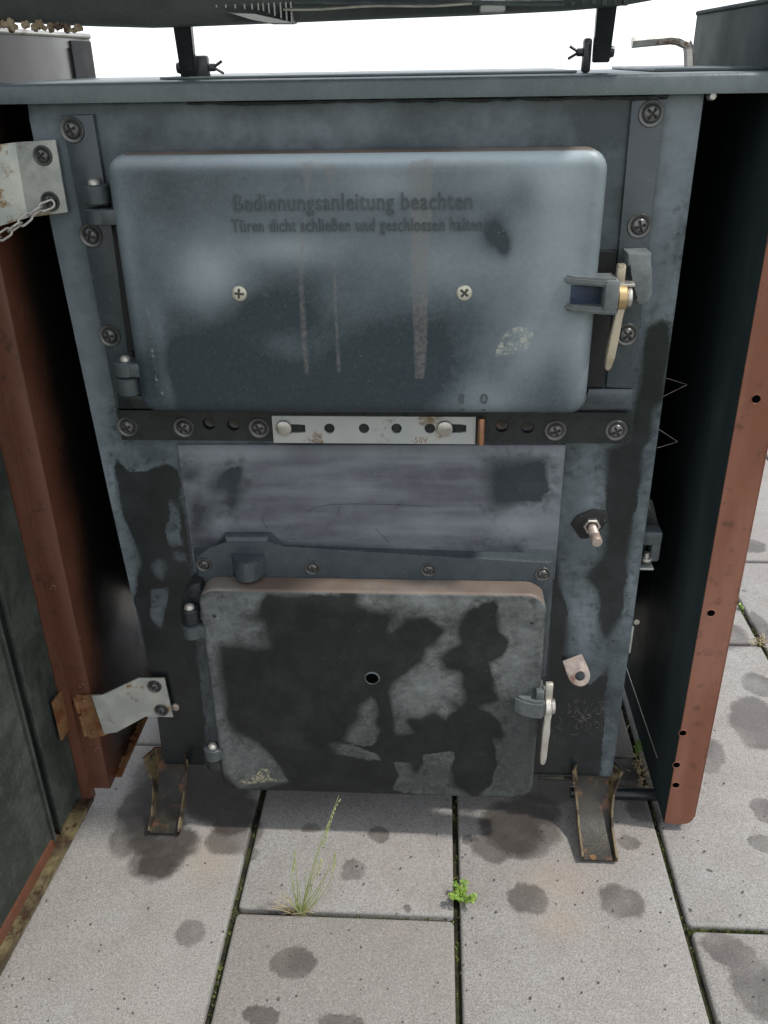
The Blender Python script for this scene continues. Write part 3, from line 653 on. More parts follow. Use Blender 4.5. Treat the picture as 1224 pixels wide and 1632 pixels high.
screw(SC_PALE, 381, 468, Yd-.0002, fdoor, .1); screw(SC_PALE, 740, 467, Yd-.0002, fdoor, .7)
# hinges of the filling door
def hinge(px, pin_y, kn0, kn1, lug0, lug1, Y, r, lugside, frame_parent, door_parent, mat, pin_r=.0062, topfirst=True):
    X, zt = F(px, kn0, Y); zb = F(px, kn1, Y)[1]
    bm = BM(); lathe(bm, [(0, 0), (r-.0015, 0), (r, .0012), (r, zt-zb-.0012), (r-.0015, zt-zb), (0, zt-zb)], (X, Y, zb), 'Z', 20); box(bm, X-r*.75, X+r*.75, Y, -.005, zb+.001, zt-.001, .001); obj('hinge_knuckle', bm, mat, frame_parent)
    l1 = F(px, lug0, Y)[1]; l0 = F(px, lug1, Y)[1]
    bm = BM(); lathe(bm, [(0, 0), (r-.001, 0), (r+.0005, .0014), (r+.0005, l1-l0-.0014), (r-.001, l1-l0), (0, l1-l0)], (X, Y, l0), 'Z', 20); box(bm, X, lugside, Y-r*.9, Y+r*.5, l0+.0005, l1-.0005, .0015); obj('hinge_lug', bm, M['cast'], door_parent)
    zt2 = max(zt, l1); bm = BM(); lathe(bm, [(pin_r, -.002), (pin_r, .002), (pin_r*.8, .0042), (pin_r*.4, .0055), (0, .0058)], (X, Y, zt2), 'Z', 16); obj('hinge_pin', bm, M['zinc'], frame_parent)
hinge(150, 285, 294, 325, 331, 357, -.026, .0135, -.262, rail_l, fdoor, M['cast'])
hinge(204, 568, 600, 627, 574, 597, -.026, .0135, -.262, rail_l, fdoor, M['cast'])
# latch of the filling door: forked lug, brass hub, lever, catch hook
def pbox(bm, x0, y0, x1, y1, Yfr, Ybk, bev=.0015):
    a_ = F(x0, y0, Yfr); b2 = F(x1, y1, Yfr); return box(bm, a_[0], b2[0], Yfr, Ybk, b2[1], a_[1], bev)
lug = empty('latch_lug', (0, 0, 0), fdoor)
bm = BM()
for ya, yb in ((443, 456), (489, 500)):
    wb = BM(); xs_ = [F(q_, ya, -.055)[0] for q_ in (900, 916, 962, 984)]; za_, zb_ = F(940, ya, -.055)[1], F(940, yb, -.055)[1]
    prism_axis(wb, [(xs_[0], -.0405), (xs_[1], -.050), (xs_[2], -.0605), (xs_[3], -.0620), (xs_[3], -.030), (xs_[0], -.030)], zb_, za_, 'Z')
    bmesh.ops.bevel(wb, geom=wb.edges[:], offset=.0022, segments=2, affect='EDGES')
    tm = bpy.data.meshes.new('tmp'); wb.to_mesh(tm); wb.free(); bm.from_mesh(tm); bpy.data.meshes.remove(tm)
pbox(bm, 966, 447, 985, 497, -.0625, -.030, .0035)
bpy.data.objects.remove(lug); lug = obj('latch_lug', bm, M['lug'], fdoor)
bm = BM(); pbox(bm, 911, 455, 968, 490, -.0425, -.038, .0005); obj('latch_pocket', bm, M['pocket'], lug)
Xh, Zh = F(993, 476, -.052)
bm = BM(); lathe(bm, [(0, 0), (.0125, 0), (.0135, .001), (.0135, .0085), (.0125, .0095), (0, .0095)], (Xh-.006, -.047, Zh), 'X', 24); handle = obj('latch_hub', bm, M['brass'], fdoor)
bm = BM(); lathe(bm, [(0, 0), (.0100, 0), (.0105, .001), (.0105, .004), (.009, .005), (0, .005)], (Xh+.0042, -.047, Zh), 'X', 20); obj('latch_washer', bm, M['steel'], fdoor)
def lever(pts, w0, w1, X, th, mat, parent, name):
    """flat bar in a plane X=const following (y, z) points"""
    b = BM(); L = []; R = []; n = len(pts)
    for i, (y, z) in enumerate(pts):
        a_ = pts[max(i-1, 0)]; b2 = pts[min(i+1, n-1)]; t = Vector((b2[0]-a_[0], b2[1]-a_[1])).normalized(); nn = Vector((-t.y, t.x)); ww = w0+(w1-w0)*i/(n-1)
        L.append((y+nn.x*ww, z+nn.y*ww)); R.append((y-nn.x*ww, z-nn.y*ww))
    prism_axis(b, L+R[::-1], X-th/2, X+th/2, 'X'); bmesh.ops.bevel(b, geom=b.edges[:], offset=min(.001, th*.25), segments=2, affect='EDGES'); return obj(name, b, mat, parent)
ze = F(968, 586, -.050)[1]; xe = F(970, 560, -.055)[0]
bm = BM()     # blade: flat bar swung a little left, seen edge-on from the front
top_ = Vector((Xh-.002, -.052, Zh-.010)); end_ = Vector((xe, -.058, ze))
tw = [(-.0035, .0045), (.0035, .0045), (.0035, -.0045), (-.0035, -.0045)]
rg_ = []
for t, ws in ((0, 1.1), (.12, 1.0), (.55, 1.15), (.8, 1.1), (.95, .8), (1.0, .45)):
    p0 = top_.lerp(end_, t); rg_.append([bm.verts.new((p0.x+a_*ws*1.1, p0.y+b2*ws, p0.z)) for a_, b2 in tw])
for A, B in zip(rg_, rg_[1:]):
    for i in range(4): bm.faces.new((A[i], A[(i+1) % 4], B[(i+1) % 4], B[i]))
bm.faces.new(rg_[0][::-1]); bm.faces.new(rg_[-1]); bmesh.ops.bevel(bm, geom=bm.edges[:], offset=.0008, segments=2, affect='EDGES'); obj('lever', bm, M['bronze'], fdoor)
zt = F(990, 420, -.04)[1]; bm = BM(); box(bm, Xh-.0075, Xh+.0015, -.046, -.036, Zh+.008, zt, .002); obj('lever_tail', bm, M['bronze'], fdoor)
bm = BM(); hk = [(1001, 404), (1035, 404), (1040, 430), (1040, 468), (1034, 485), (1018, 487), (1012, 478), (1013, 448), (1010, 432), (1001, 425)]
prism(bm, PX(hk, -.038), -.038, -.022, .0028, 2); prism(bm, PX([(999, 402), (1037, 402), (1036, 424), (1000, 424)], -.03), -.0365, -.006, .003, 2); obj('catch_hook', bm, M['lug'], rail_r)
pb = BM(); pbox(pb, 984, 452, 1012, 458, -.05, -.03, .001); obj('latch_tongue', pb, M['steel'], fdoor)

for gp, gy_ in (([(178, 362), (192, 362), (214, 560), (203, 560)], -.0092), ([(984, 400), (962, 617), (934, 617), (950, 400)], -.0072)):
    bm = BM(); prism(bm, PX(gp, gy_), gy_, -.0004, .0006, 1); obj('gap_shade', bm, M['void'], stove)  # black strips stand in for the shade in the gap beside the door
# --- ash door
Ya = -.050
bm = BM(); pillow(bm, -.2275, .2075, .0790, .4155, [.026, .022, .022, .022], Ya, -.019, .005); gridcut(bm, .0055)
adoor = obj('ash_door', bm, M['ash'], stove)
adoor.data.materials.append(M['lip'])
for p_ in adoor.data.polygons:
    if p_.normal.z > .45: p_.material_index = 1
A1 = lambda pl: PX(pl, Ya, 310, 910, 4.08); A2 = lambda pl: PX(pl, Ya, 590, 910, 4.08)
DRY = [A1([(20, 190), (130, 130), (480, 125), (410, 200), (390, 270), (310, 290), (330, 320), (440, 340), (460, 440), (480, 490), (400, 500), (260, 470), (150, 480), (150, 600), (190, 850), (200, 980), (240, 1050), (330, 1090), (420, 1140), (500, 1210), (560, 1290), (610, 1370), (300, 1420), (200, 1310), (160, 1130), (120, 950), (80, 700), (50, 450)]),
       A1([(470, 60), (930, 60), (930, 155), (700, 150), (480, 140)]), A1([(1050, 60), (1300, 60), (1300, 262), (1224, 260), (1075, 215)]),
       A2([(0, 60), (0, 250), (100, 250), (180, 215), (150, 340), (130, 390), (230, 300), (370, 295), (430, 350), (510, 370), (450, 440), (440, 490), (370, 510), (350, 600), (260, 650), (170, 730), (130, 790), (150, 900), (165, 1060), (270, 1045), (230, 990), (240, 950), (320, 960), (420, 900), (490, 960), (545, 900), (490, 850), (520, 830), (580, 860), (600, 810), (570, 730), (580, 670), (460, 650), (440, 560), (500, 510), (580, 470), (560, 400), (560, 330), (610, 260), (700, 230), (720, 200), (820, 190), (1130, 180), (1130, 60)]),
       A2([(830, 200), (900, 180), (1140, 200), (1120, 700), (1110, 850), (940, 860), (860, 860), (830, 800), (800, 700), (780, 600), (860, 560), (915, 460), (850, 400), (840, 300)]),
       A2([(730, 890), (850, 850), (950, 840), (1130, 840), (1120, 1300), (1040, 1440), (900, 1470), (720, 1460), (790, 1380), (830, 1250), (800, 1100), (880, 1090), (850, 980), (780, 920)]),
       A2([(350, 1200), (540, 1170), (550, 1220), (520, 1290), (530, 1400), (600, 1450), (650, 1470), (300, 1450), (150, 1420), (190, 1330), (150, 1240), (270, 1250), (260, 1310), (310, 1320), (350, 1260)]),
       A1([(1160, 830), (1185, 900), (1170, 990), (1200, 1040), (1160, 1140), (1060, 1130), (975, 1100), (1030, 1010), (1080, 980), (1090, 890)]),
       A1([(900, 1130), (1000, 1130), (1200, 1190), (1210, 1230), (1120, 1230), (940, 1190)])]
marks(adoor, dry=DRY, Y=Ya, tone=[(690, 1100, 60, 50, .30), (820, 1060, 34, 70, .22), (350, 1000, 50, 40, .26), (345, 1120, 20, 90, .1), (600, 960, 300, 14, .18), (830, 1190, 40, 70, -.45), (720, 1240, 60, 30, -.25), (580, 1150, 20, 40, .15), (370, 1200, 40, 40, .05), (600, 958, 260, 8, .2), (650, 990, 60, 25, -.1)],
      pale=[A1([(280, 1370), (400, 1320), (450, 1270), (490, 1300), (490, 1350), (610, 1362), (300, 1390)])])
# sight hole: a flat black disc paints the dark inside the bore
X, Z = F(593, 1081, Ya); bm = BM(); lathe(bm, [(.0104, -.0001), (.0100, .0003), (.0086, .0010), (.0080, .0002)], (X, Ya-.0002, Z), n=28); hole = obj('sight_hole', bm, M['cast'], adoor)
bm = BM(); lathe(bm, [(.0082, .0000), (0, .0000)], (X, Ya-.0006, Z), n=24); obj('hole_shade', bm, M['bore'], hole)
for (x, y) in ((342, 982), (848, 993)):
    X, Z = F(x, y, Ya); bm = BM(); lathe(bm, [(.0025, 0), (.002, .0006), (0, .0004)], (X, Ya-.0001, Z), n=10); obj('rivet', bm, M['castdark'], adoor)
def ahinge(px, pin, k0, k1, l0, l1, Y, r):
    X, zt = F(px, k0, Y); zb = F(px, k1, Y)[1]
    bm = BM(); lathe(bm, [(0, 0), (r-.001, 0), (r, .001), (r, zt-zb-.001), (r-.001, zt-zb), (0, zt-zb)], (X, Y, zb), 'Z', 18); obj('hinge_knuckle', bm, M['castdark'], aframe)
    za_ = F(px, l0, Y)[1]; zb_ = F(px, l1, Y)[1]
    bm = BM(); lathe(bm, [(0, 0), (r+.0005, 0), (r+.002, .001), (r+.002, za_-zb_-.001), (r+.0005, za_-zb_), (0, za_-zb_)], (X, Y, zb_), 'Z', 18); box(bm, X, -.223, Y-.008, Y+.006, zb_+.0005, za_-.0005, .0015); obj('hinge_lug', bm, M['cast'], adoor)
    bm = BM(); ztop = max(zt, za_); lathe(bm, [(.0066, -.003), (.0066, .001), (.0058, .0038), (.003, .0058), (0, .0062)], (X, Y, ztop), 'Z', 16); obj('hinge_pin', bm, M['zinc'], aframe)
    return X
Xa = ahinge(302, 965, 969, 990, 993, 1012, -.045, .0115)
bm = BM(); prism(bm, PX([(300, 932), (318, 929), (324, 946), (317, 966), (312, 990), (291, 990), (288, 966), (293, 948)], -.034), -.0345, -.012, .003, 2); obj('hinge_arm', bm, M['castdark'], aframe)
Xb = ahinge(341, 1187, 1206, 1222, 1190, 1206, -.045, .0105)
# latch of the ash door
bm = BM(); xs_ = [F(q_, 1130, -.06)[0] for q_ in (818, 832, 852, 868)]; za_, zb_ = F(850, 1117, -.06)[1], F(850, 1143, -.06)[1]
prism_axis(bm, [(xs_[0], -.0495), (xs_[1], -.0600), (xs_[2], -.0655), (xs_[3], -.0655), (xs_[3], -.030), (xs_[0], -.030)], zb_, za_, 'Z'); bmesh.ops.bevel(bm, geom=bm.edges[:], offset=.003, segments=2, affect='EDGES')
pbox(bm, 855, 1103, 867, 1119, -.058, -.030, .002); obj('latch_lug', bm, M['lug'], adoor)
Xh, Zh = F(875, 1130, -.058)
bm = BM(); lathe(bm, [(0, 0), (.0120, 0), (.0130, .001), (.0130, .0065), (.0120, .0075), (0, .0075)], (Xh-.005, -.052, Zh), 'X', 22); obj('latch_hub', bm, M['zinc'], adoor)
bm = BM(); lathe(bm, [(0, 0), (.0098, 0), (.0104, .001), (.0104, .004), (.0094, .005), (0, .005)], (Xh+.003, -.052, Zh), 'X', 20); obj('latch_washer', bm, M['steel'], adoor)
ze = F(866, 1214, -.058)[1]; xe = F(866, 1200, -.062)[0]; bm = BM(); rg_ = []
top_ = Vector((Xh-.001, -.058, Zh-.006)); end_ = Vector((xe, -.062, ze))
for t, ws in ((0, 1.15), (.15, .95), (.35, 1.2), (.5, 1.05), (.85, 1.0), (.96, .8), (1.0, .5)):
    p0 = top_.lerp(end_, t); rg_.append([bm.verts.new((p0.x+a_*ws*1.15, p0.y+b2*ws, p0.z)) for a_, b2 in tw])
for A, B in zip(rg_, rg_[1:]):
    for i in range(4): bm.faces.new((A[i], A[(i+1) % 4], B[(i+1) % 4], B[i]))
bm.faces.new(rg_[0][::-1]); bm.faces.new(rg_[-1]); bmesh.ops.bevel(bm, geom=bm.edges[:], offset=.0008, segments=2, affect='EDGES'); obj('lever', bm, M['zinc'], adoor)
bm = BM(); zt = F(874, 1088, -.05)[1]; box(bm, Xh-.006, Xh+.004, -.054, -.046, Zh+.008, zt, .002); pbox(bm, 862, 1104, 880, 1108, -.05, -.035, .0008); obj('lever_tail', bm, M['zinc'], adoor)

# --- stud on its rhombic plate and nickel eye
X, Z = F(942, 835, -.004); bm = BM()
prism(bm, PX([(910, 836), (920, 823), (945, 813), (965, 816), (968, 832), (955, 846), (935, 858), (925, 858)], -.004), -.006, -.0003, .0015, 2); sp = obj('stud_plate', bm, M['void'], stove)
bm = BM(); lathe(bm, [(0, 0), (.010, 0), (.0105, .001), (.0105, .006), (.0095, .007), (0, .007)], (X, -.006, Z), n=6); obj('nut', bm, M['steel'], sp)
b2 = F(949, 862, -.05); bm = BM(); tube(bm, [(X, -.005, Z), (X, -.013, Z)], .0072, 14)
prof = [(.0062, 0)]+[(.0062 if i % 2 else .0054, .010+i*.0011) for i in range(18)]+[(.0066, .031), (.0068, .040), (.0055, .0425), (0, .043)]
lathe(bm, prof, (X, -.008, Z-.0005), n=14); obj('stud', bm, M['studm'], sp)
Xe, Ze = F(912, 1050, -.004)
bm = BM(); N = 20; yv = Vector((.36, -.62, -.68)).normalized(); xv = Vector((.93, .20, .30)); xv = (xv-yv*xv.dot(yv)).normalized(); zv = xv.cross(yv).normalized()
outl = [(-.0135, 0), (-.0145, .016)]+[(-.0145*cos(pi*i/10), .024+.0155*sin(pi*i/10)) for i in range(11)]+[(.0145, .016), (.0135, 0)]
inn = [(.0052*cos(2*pi*i/16), .020+.0052*sin(2*pi*i/16)) for i in range(16)]
org = Vector((Xe, -.001, Ze))
def P3(u, v, h): return org+xv*u+yv*v-zv*EYE_S*(-h*EYE_S+.0045*cos(u/.0145*pi/2)-.006*(v/.04)**2)
EYE_S = 1 if zv.y > 0 else -1
no = len(outl)
angs = [math.atan2(v-.026, u) for u, v in outl]
vo = [[bm.verts.new(P3(u, v, h)) for u, v in outl] for h in (.002, -.002)]
vi = [[bm.verts.new(P3(.0066*cos(a_), .026+.0062*sin(a_), h)) for a_ in angs] for h in (.002, -.002)]
for i in range(no):
    j = (i+1) % no
    bm.faces.new((vo[0][i], vo[0][j], vi[0][j], vi[0][i])); bm.faces.new((vo[1][j], vo[1][i], vi[1][i], vi[1][j])); bm.faces.new((vo[0][j], vo[0][i], vo[1][i], vo[1][j])); bm.faces.new((vi[0][i], vi[0][j], vi[1][j], vi[1][i]))
bmesh.ops.recalc_face_normals(bm, faces=bm.faces); bmesh.ops.bevel(bm, geom=bm.edges[:], offset=.0007, segments=2, affect='EDGES'); obj('eye_lug', bm, M['chrome'], stove)

# --- legs: bent channels
def leg(xl, xr, ytip, ztop=.10):
    path = [(.012, ztop), (.010, .075), (.002, .050), (-.016, .028), (-.040, .012), (ytip, .0035)]; n = len(path); b = BM(); th = .0028; fh = .027
    N = []
    for i in range(n):
        a_ = path[max(i-1, 0)]; c_ = path[min(i+1, n-1)]; t = Vector((c_[0]-a_[0], c_[1]-a_[1])).normalized(); N.append(Vector((t.y, -t.x)) if Vector((t.y, -t.x)).x < 0 or True else None)
    # outward side faces the front / up
    def up(i): v = N[i]; return v if (v.x < 0 or v.y > 0) and not (v.y < 0) else -v
    sec = []
    for i in range(n):
        y, z = path[i]; u = up(i); f_ = fh*(1-.62*i/(n-1)); fl = (.011, .008, .0035, .001, 0, 0)[i]
        def pt(x, h): return b.verts.new((x, y+u.x*h, z+u.y*h))
        sec.append([pt(xl-fl, f_), pt(xl, 0), pt(xr, 0), pt(xr+fl, f_), pt(xr-th+fl, f_), pt(xr-th, th), pt(xl+th, th), pt(xl+th-fl, f_)])
    for A, B in zip(sec, sec[1:]):
        for i in range(8): b.faces.new((A[i], A[(i+1) % 8], B[(i+1) % 8], B[i])).material_index = 0 if i in (5, 1) else 1
    b.faces.new(sec[0]); b.faces.new(sec[-1][::-1]); return b
for (xa, xb, yt) in ((F(248, 1300, -.03)[0], F(296, 1300, -.03)[0], -.063), (F(919, 1330, -.04)[0], F(975, 1330, -.04)[0], -.086)):
    lg = obj('leg', leg(xa, xb, yt), M['rusty'], stove); lg.data.materials.append(M['legrust'])
X, Y_ = G(945, 1367, .006); bm = BM(); lathe(bm, [(.0042, -.001), (.0046, .001), (.002, .0012), (0, .0006)], (X, Y_, .0066), 'Z', 14); obj('foot_rivet', bm, M['hinge'], lg)

# --- galvanised brackets to the casing
Yb = -.0085
bm = BM()
def strap(bm, poly3, th):
    """sheet strip: rows of (left point, right point) -> thick band"""
    A = []; n = len(poly3)
    for i, (p0, p1) in enumerate(poly3):
        a_ = poly3[max(i-1, 0)]; c_ = poly3[min(i+1, n-1)]
        t = (Vector(c_[0])-Vector(a_[0])); e = Vector(p1)-Vector(p0); nn = t.cross(e).normalized()
        if nn.y > 0: nn = -nn
        A.append([bm.verts.new(Vector(p0)), bm.verts.new(Vector(p1)), bm.verts.new(Vector(p1)-nn*th), bm.verts.new(Vector(p0)-nn*th)])
    for P0, P1 in zip(A, A[1:]):
        for i in range(4): bm.faces.new((P0[i], P0[(i+1) % 4], P1[(i+1) % 4], P1[i]))
    bm.faces.new(A[0]); bm.faces.new(A[-1][::-1])
    bmesh.ops.recalc_face_normals(bm, faces=bm.faces)
    return bm
ub = obj('casing_bracket', strap(BM(), [(v3(88, 223, Yb), v3(108, 338, Yb)), (v3(24, 227, Yb), v3(44, 347, Yb)), (v3(-60, 238, -.028), v3(-40, 372, -.028)), (v3(-95, 238, -.03), v3(-75, 372, -.03))], .0025), M['galv'], stove, ang=20)
for (x, y) in ((68, 248), (80, 321)): screw(SC_MED, x, y, Yb-.0002, ub)
Yc = -.012
lb = obj('casing_bracket', strap(BM(), [(v3(262, 1081, Yb), v3(276, 1143, Yb)), (v3(221, 1081, Yb), v3(232, 1142, Yb)), (v3(163, 1108, -.022), v3(186, 1167, -.022)), (v3(146, 1109, -.023), v3(166, 1170, -.023))], .0025), M['galv'], stove, ang=20)
for (x, y) in ((246, 1094), (257, 1132)): screw(SC_MED, x, y, Yb-.0002, lb)
X, Z = F(279, 1128, -.003); bm = BM(); lathe(bm, [(.006, 0), (.006, .003), (.004, .004), (0, .004)], (X, 0, Z), n=12); obj('bolt_head', bm, M['studm'], stove)

# --- casing: left wall with front flange
XL, YL, ZL, ZT = -.4115, -.008, .036, 1.034
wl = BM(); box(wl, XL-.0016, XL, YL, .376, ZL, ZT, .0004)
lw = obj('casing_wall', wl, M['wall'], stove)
bm = BM(); box(bm, XL-.0265, XL-.0002, YL-.002, YL-.0004, ZL, ZT, .0004); obj('casing_flange', bm, M['brown_shade'], lw)
bm = BM(); box(bm, XL-.028, XL-.0265, YL-.002, YL+.02, ZL, ZT, .0004); obj('flange_return', bm, M['brown_shade'], lw)
bm = BM(); tube(bm, [(XL-.001, YL, ZT), (XL-.001, .376, ZT)], .0035, 10); obj('rolled_edge', bm, M['steel'], lw)  # steel in place of brown paints the sky highlight along the edge
bm = BM(); box(bm, XL+.0002, XL+.0014, .302, .3755, .10, ZT-.006, .0003); obj('casing_liner', bm, M['void'], lw)
bm = BM(); tube(bm, [(XL+.0012, .30, .9), (XL+.0012, .30, 1.02)], .0012, 6); obj('seam', bm, M['inner'], lw)
for (x, y) in ((84, 936), (130, 1092), (154, 1194)):
    X, Z = F(x, y, YL-.002); bm = BM(); lathe(bm, [(.0052, 0), (.0050, .001), (.0036, .0016), (.0030, .0004), (0, .0003)], (X, YL-.0021, Z), n=16); obj('rivet', bm, M['brown_shade'], lw)
bm = BM(); box(bm, XL+.0002, XL+.010, .012, .34, ZL+.001, ZL+.003, .0003)
for _ in range(14):
    x_, y_ = XL+random.uniform(0, .006), random.uniform(.02, .14); bmesh.ops.create_icosphere(bm, subdivisions=1, radius=random.uniform(.003, .006), matrix=Matrix.Translation((x_, y_, ZL+.003+random.uniform(0, .006))) @ Matrix.Diagonal((.6, 1, .5, 1)))
obj('bottom_return', bm, M['hinge'], lw)
# --- casing: right wall with front flange and rounded foot
XR, YR, ZR, ZTR = .4035, -.02, .012, 1.047
bm = BM(); box(bm, XR, XR+.0016, YR, .378, ZR, ZTR, .0004); rw = obj('casing_wall', bm, M['inner'], stove)
bm = BM(); prism(bm, rrect(XR+.0002, XR+.0405, ZR, ZTR, [.002, .002, .006, .014], 4), YR-.002, YR-.0004, .0004, 1); rfl = obj('casing_flange', bm, M['brown'], rw)
bm = BM(); box(bm, XR+.0405, XR+.042, YR-.002, .375, ZR+.014, ZTR, .0005); obj('casing_skin', bm, M['brown'], rw)
bm = BM(); tube(bm, [(XR+.001, YR, ZTR), (XR+.001, .378, ZTR)], .003, 10); obj('rolled_edge', bm, M['inner'], rw)
HM = None
for (x, y) in ((1205, 636), (1133, 977), (1088, 1168), (1078, 1219), (1077, 1251)):
    X, Z = F(x, y, YR-.002); bm = BM(); lathe(bm, [(.0048, .0001), (.0052, .0006), (.0057, .0004), (.0058, -.0002)], (X, YR-.0022, Z), n=20); h_ = obj('flange_hole', bm, M['brown'], rfl)
    bm = BM(); lathe(bm, [(.0050, .0002), (0, .0002)], (X, YR-.0021, Z), n=18); obj('hole_shade', bm, M['bore'], h_)  # black disc on the flange stands in for the dark of the hole
bm = BM(); tube(bm, [(XR-.0012, .05, .07), (XR-.0012, .33, .055)], .0008, 6); obj('scratched_seam', bm, M['steel'], rw)

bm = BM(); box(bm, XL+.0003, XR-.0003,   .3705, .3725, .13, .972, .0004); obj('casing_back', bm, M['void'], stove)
# --- left casing door, swung open towards the viewer (its own local frame: u along the door, +n faces the stove)
hx, hy = -.4405, -.010; dirv = Vector((-sin(radians(3)), -cos(radians(3)), 0)); nrm = Vector((cos(radians(3)), -sin(radians(3)), 0))
def dbox(bm, u0, u1, n0, n1, z0, z1, bev=.0005):
    t = BM(); box(t, 0, 1, 0, 1, 0, 1)
    for v in t.verts:
        u = u0+(u1-u0)*v.co.x; n_ = n0+(n1-n0)*v.co.y; z = z0+(z1-z0)*v.co.z; p_ = Vector((hx, hy, 0))+dirv*u+nrm*n_; v.co = (p_.x, p_.y, z)
    if bev: bmesh.ops.bevel(t, geom=t.edges[:], offset=bev, segments=2, affect='EDGES')
    me = bpy.data.meshes.new('tmp'); t.to_mesh(me); t.free(); bm.from_mesh(me); bpy.data.meshes.remove(me); return bm
bm = BM(); dbox(bm, .004, .46, -.034, -.0325, .016, 1.03); cdoor = obj('casing_door', bm, M['brown_shade'], stove)
bm = BM(); dbox(bm, -.004, .0055, -.0324, .0015, .018, 1.03); obj('door_edge', bm, M['brown_shade'], cdoor); bm = BM(); dbox(bm, .0057, .46, -.0324, .001, .0165, .0185); dbox(bm, .0057, .46, .001, .0025, .0160, .0225); obj('door_return', bm, M['mould'], cdoor)
bm = BM(); dbox(bm, .012, .072, -.0315, -.018, .030, 1.0, .004); obj('lining_panel', bm, M['lining'], cdoor)
bm = BM(); dbox(bm, .098, .45, -.0315, -.018, .036, 1.0, .005); obj('lining_panel', bm, M['lining'], cdoor)
bm = BM(); dbox(bm, .072, .098, -.0315, -.026, .042, 1.0, .0); obj('lining_groove', bm, M['inner'], cdoor)
bm = BM(); dbox(bm, .10, .45, -.0180, -.0150, .0190, .034, .001); obj('lining_edge', bm, M['brown_shade'], cdoor)
# rusty butt hinge
bm = BM(); dbox(bm, .007, .030, -.0115, -.0090, .155, .222, .0005); hg = obj('butt_hinge', bm, M['hinge'], cdoor)
def hp(x, y): return v3(x, y, YL-.005)
bm = BM(); prism(bm, PX([(120, 1108), (150, 1108), (170, 1172), (142, 1178)], YL-.0045), YL-.0045, YL-.0026, .0004, 1); obj('hinge_leaf', bm, M['hinge'], hg)
for (ya, yb) in ((1112, 1136), (1140, 1158), (1158, 1172)):
    t0 = (ya-1108)/68; t1 = (yb-1108)/68; a_ = Vector(hp(118+20*t0, ya)); b2 = Vector(hp(118+20*t1, yb)); bm = BM(); tube(bm, [a_, b2], .0035, 12); obj('hinge_barrel', bm, M['hinge'], hg)
for (x, y) in ((134, 1117), (149, 1166)):
    X, Z = F(x, y, YL-.005); bm = BM(); lathe(bm, [(.0042, 0), (.0036, .002), (.0018, .003), (0, .0032)], (X, YL-.0046, Z), n=12); obj('rivet', bm, M['hinge'], hg)

# --- side fitting on the right flank
sf = BM(); y0, y1 = .014, .055
def sbox(b, pts, x0, x1): prism_axis(b, pts, x0, x1, 'X')
b = BM(); box(b, .3265, .352, .010, .05, .452, .472, .004); box(b, .340, .352, .012, .05, .428, .454, .003); box(b, .328, .339, .03, .05, .428, .452, .002)
sfit = obj('side_fitting', b, M['cast'], stove)
b = BM(); prism(b, [(.327, .472), (.350, .472), (.339, .505), (.327, .512)], .03, .042, .002, 2); obj('fitting_web', b, M['castdark'], sfit)
b = BM(); lathe(b, [(0, -.002), (.009, -.002), (.0095, 0), (.009, .002), (.004, .0025), (.004, .008), (0, .0085)], (.336, .016, .432), 'Z', 16); obj('fitting_screw', b, M['steel'], sfit)
b = BM(); box(b, .327, .345, .006, .03, .4195, .4225, .0006); obj('fitting_tab', b, M['galv'], sfit)
b = BM(); p0 = F(1003, 1008, .006); box(b, .3268, .330, .004, .010, .292, .335, .0008); obj('side_tab', b, M['galv'], stove)
b = BM(); lathe(b, [(.004, 0), (.004, .003), (0, .004)], (.331, .002, .345), n=8); obj('side_rivet', b, M['steel'], stove)
# thin wire clips standing off the right edge
for pts in (((1060, 602), (1095, 613), (1057, 632)), ((1050, 684), (1080, 704), (1047, 714))):
    b = BM(); tube(b, [v3(x, y, .004) for x, y in pts], .00022, 5); obj('wire_clip', b, M['studm'], stove)

# --- lid tipped up on two arms
def arm(xp, pts, mat, parent, sgn):
    pass
lid = None
# lid: pressed hood, seen from underneath, its lower rim bowed
bm = BM(); NX = 40; rows = []
LIDE = [F(x, y, .045) for x, y in ((-60, 33), (0, 35), (140, 42), (250, 45), (430, 38), (600, 31), (760, 25), (900, 18), (980, 11), (1040, 1), (1075, -10))]
def lidrow(t):
    X = LIDE[0][0]+t*(LIDE[-1][0]-LIDE[0][0])
    zb = float(np.interp(X, [q_[0] for q_ in LIDE], [q_[1] for q_ in LIDE]))
    y0 = .045
    return [(X, y0+.012, zb+.003), (X, y0, zb), (X, y0-.010, zb+.003), (X, y0-.016, zb+.012), (X, y0-.10, zb+.060), (X, y0-.20, zb+.150), (X, y0-.196, zb+.156), (X, y0-.09, zb+.078), (X, y0+.004, zb+.022), (X, y0+.013, zb+.012)]
for i in range(NX+1): rows.append([bm.verts.new(p_) for p_ in lidrow(i/NX)])
for A, B in zip(rows, rows[1:]):
    for i in range(10): bm.faces.new((A[i], A[(i+1) % 10], B[(i+1) % 10], B[i]))
bm.faces.new(rows[0][::-1]); bm.faces.new(rows[-1])
lid = obj('lid', bm, M['lid'], stove)
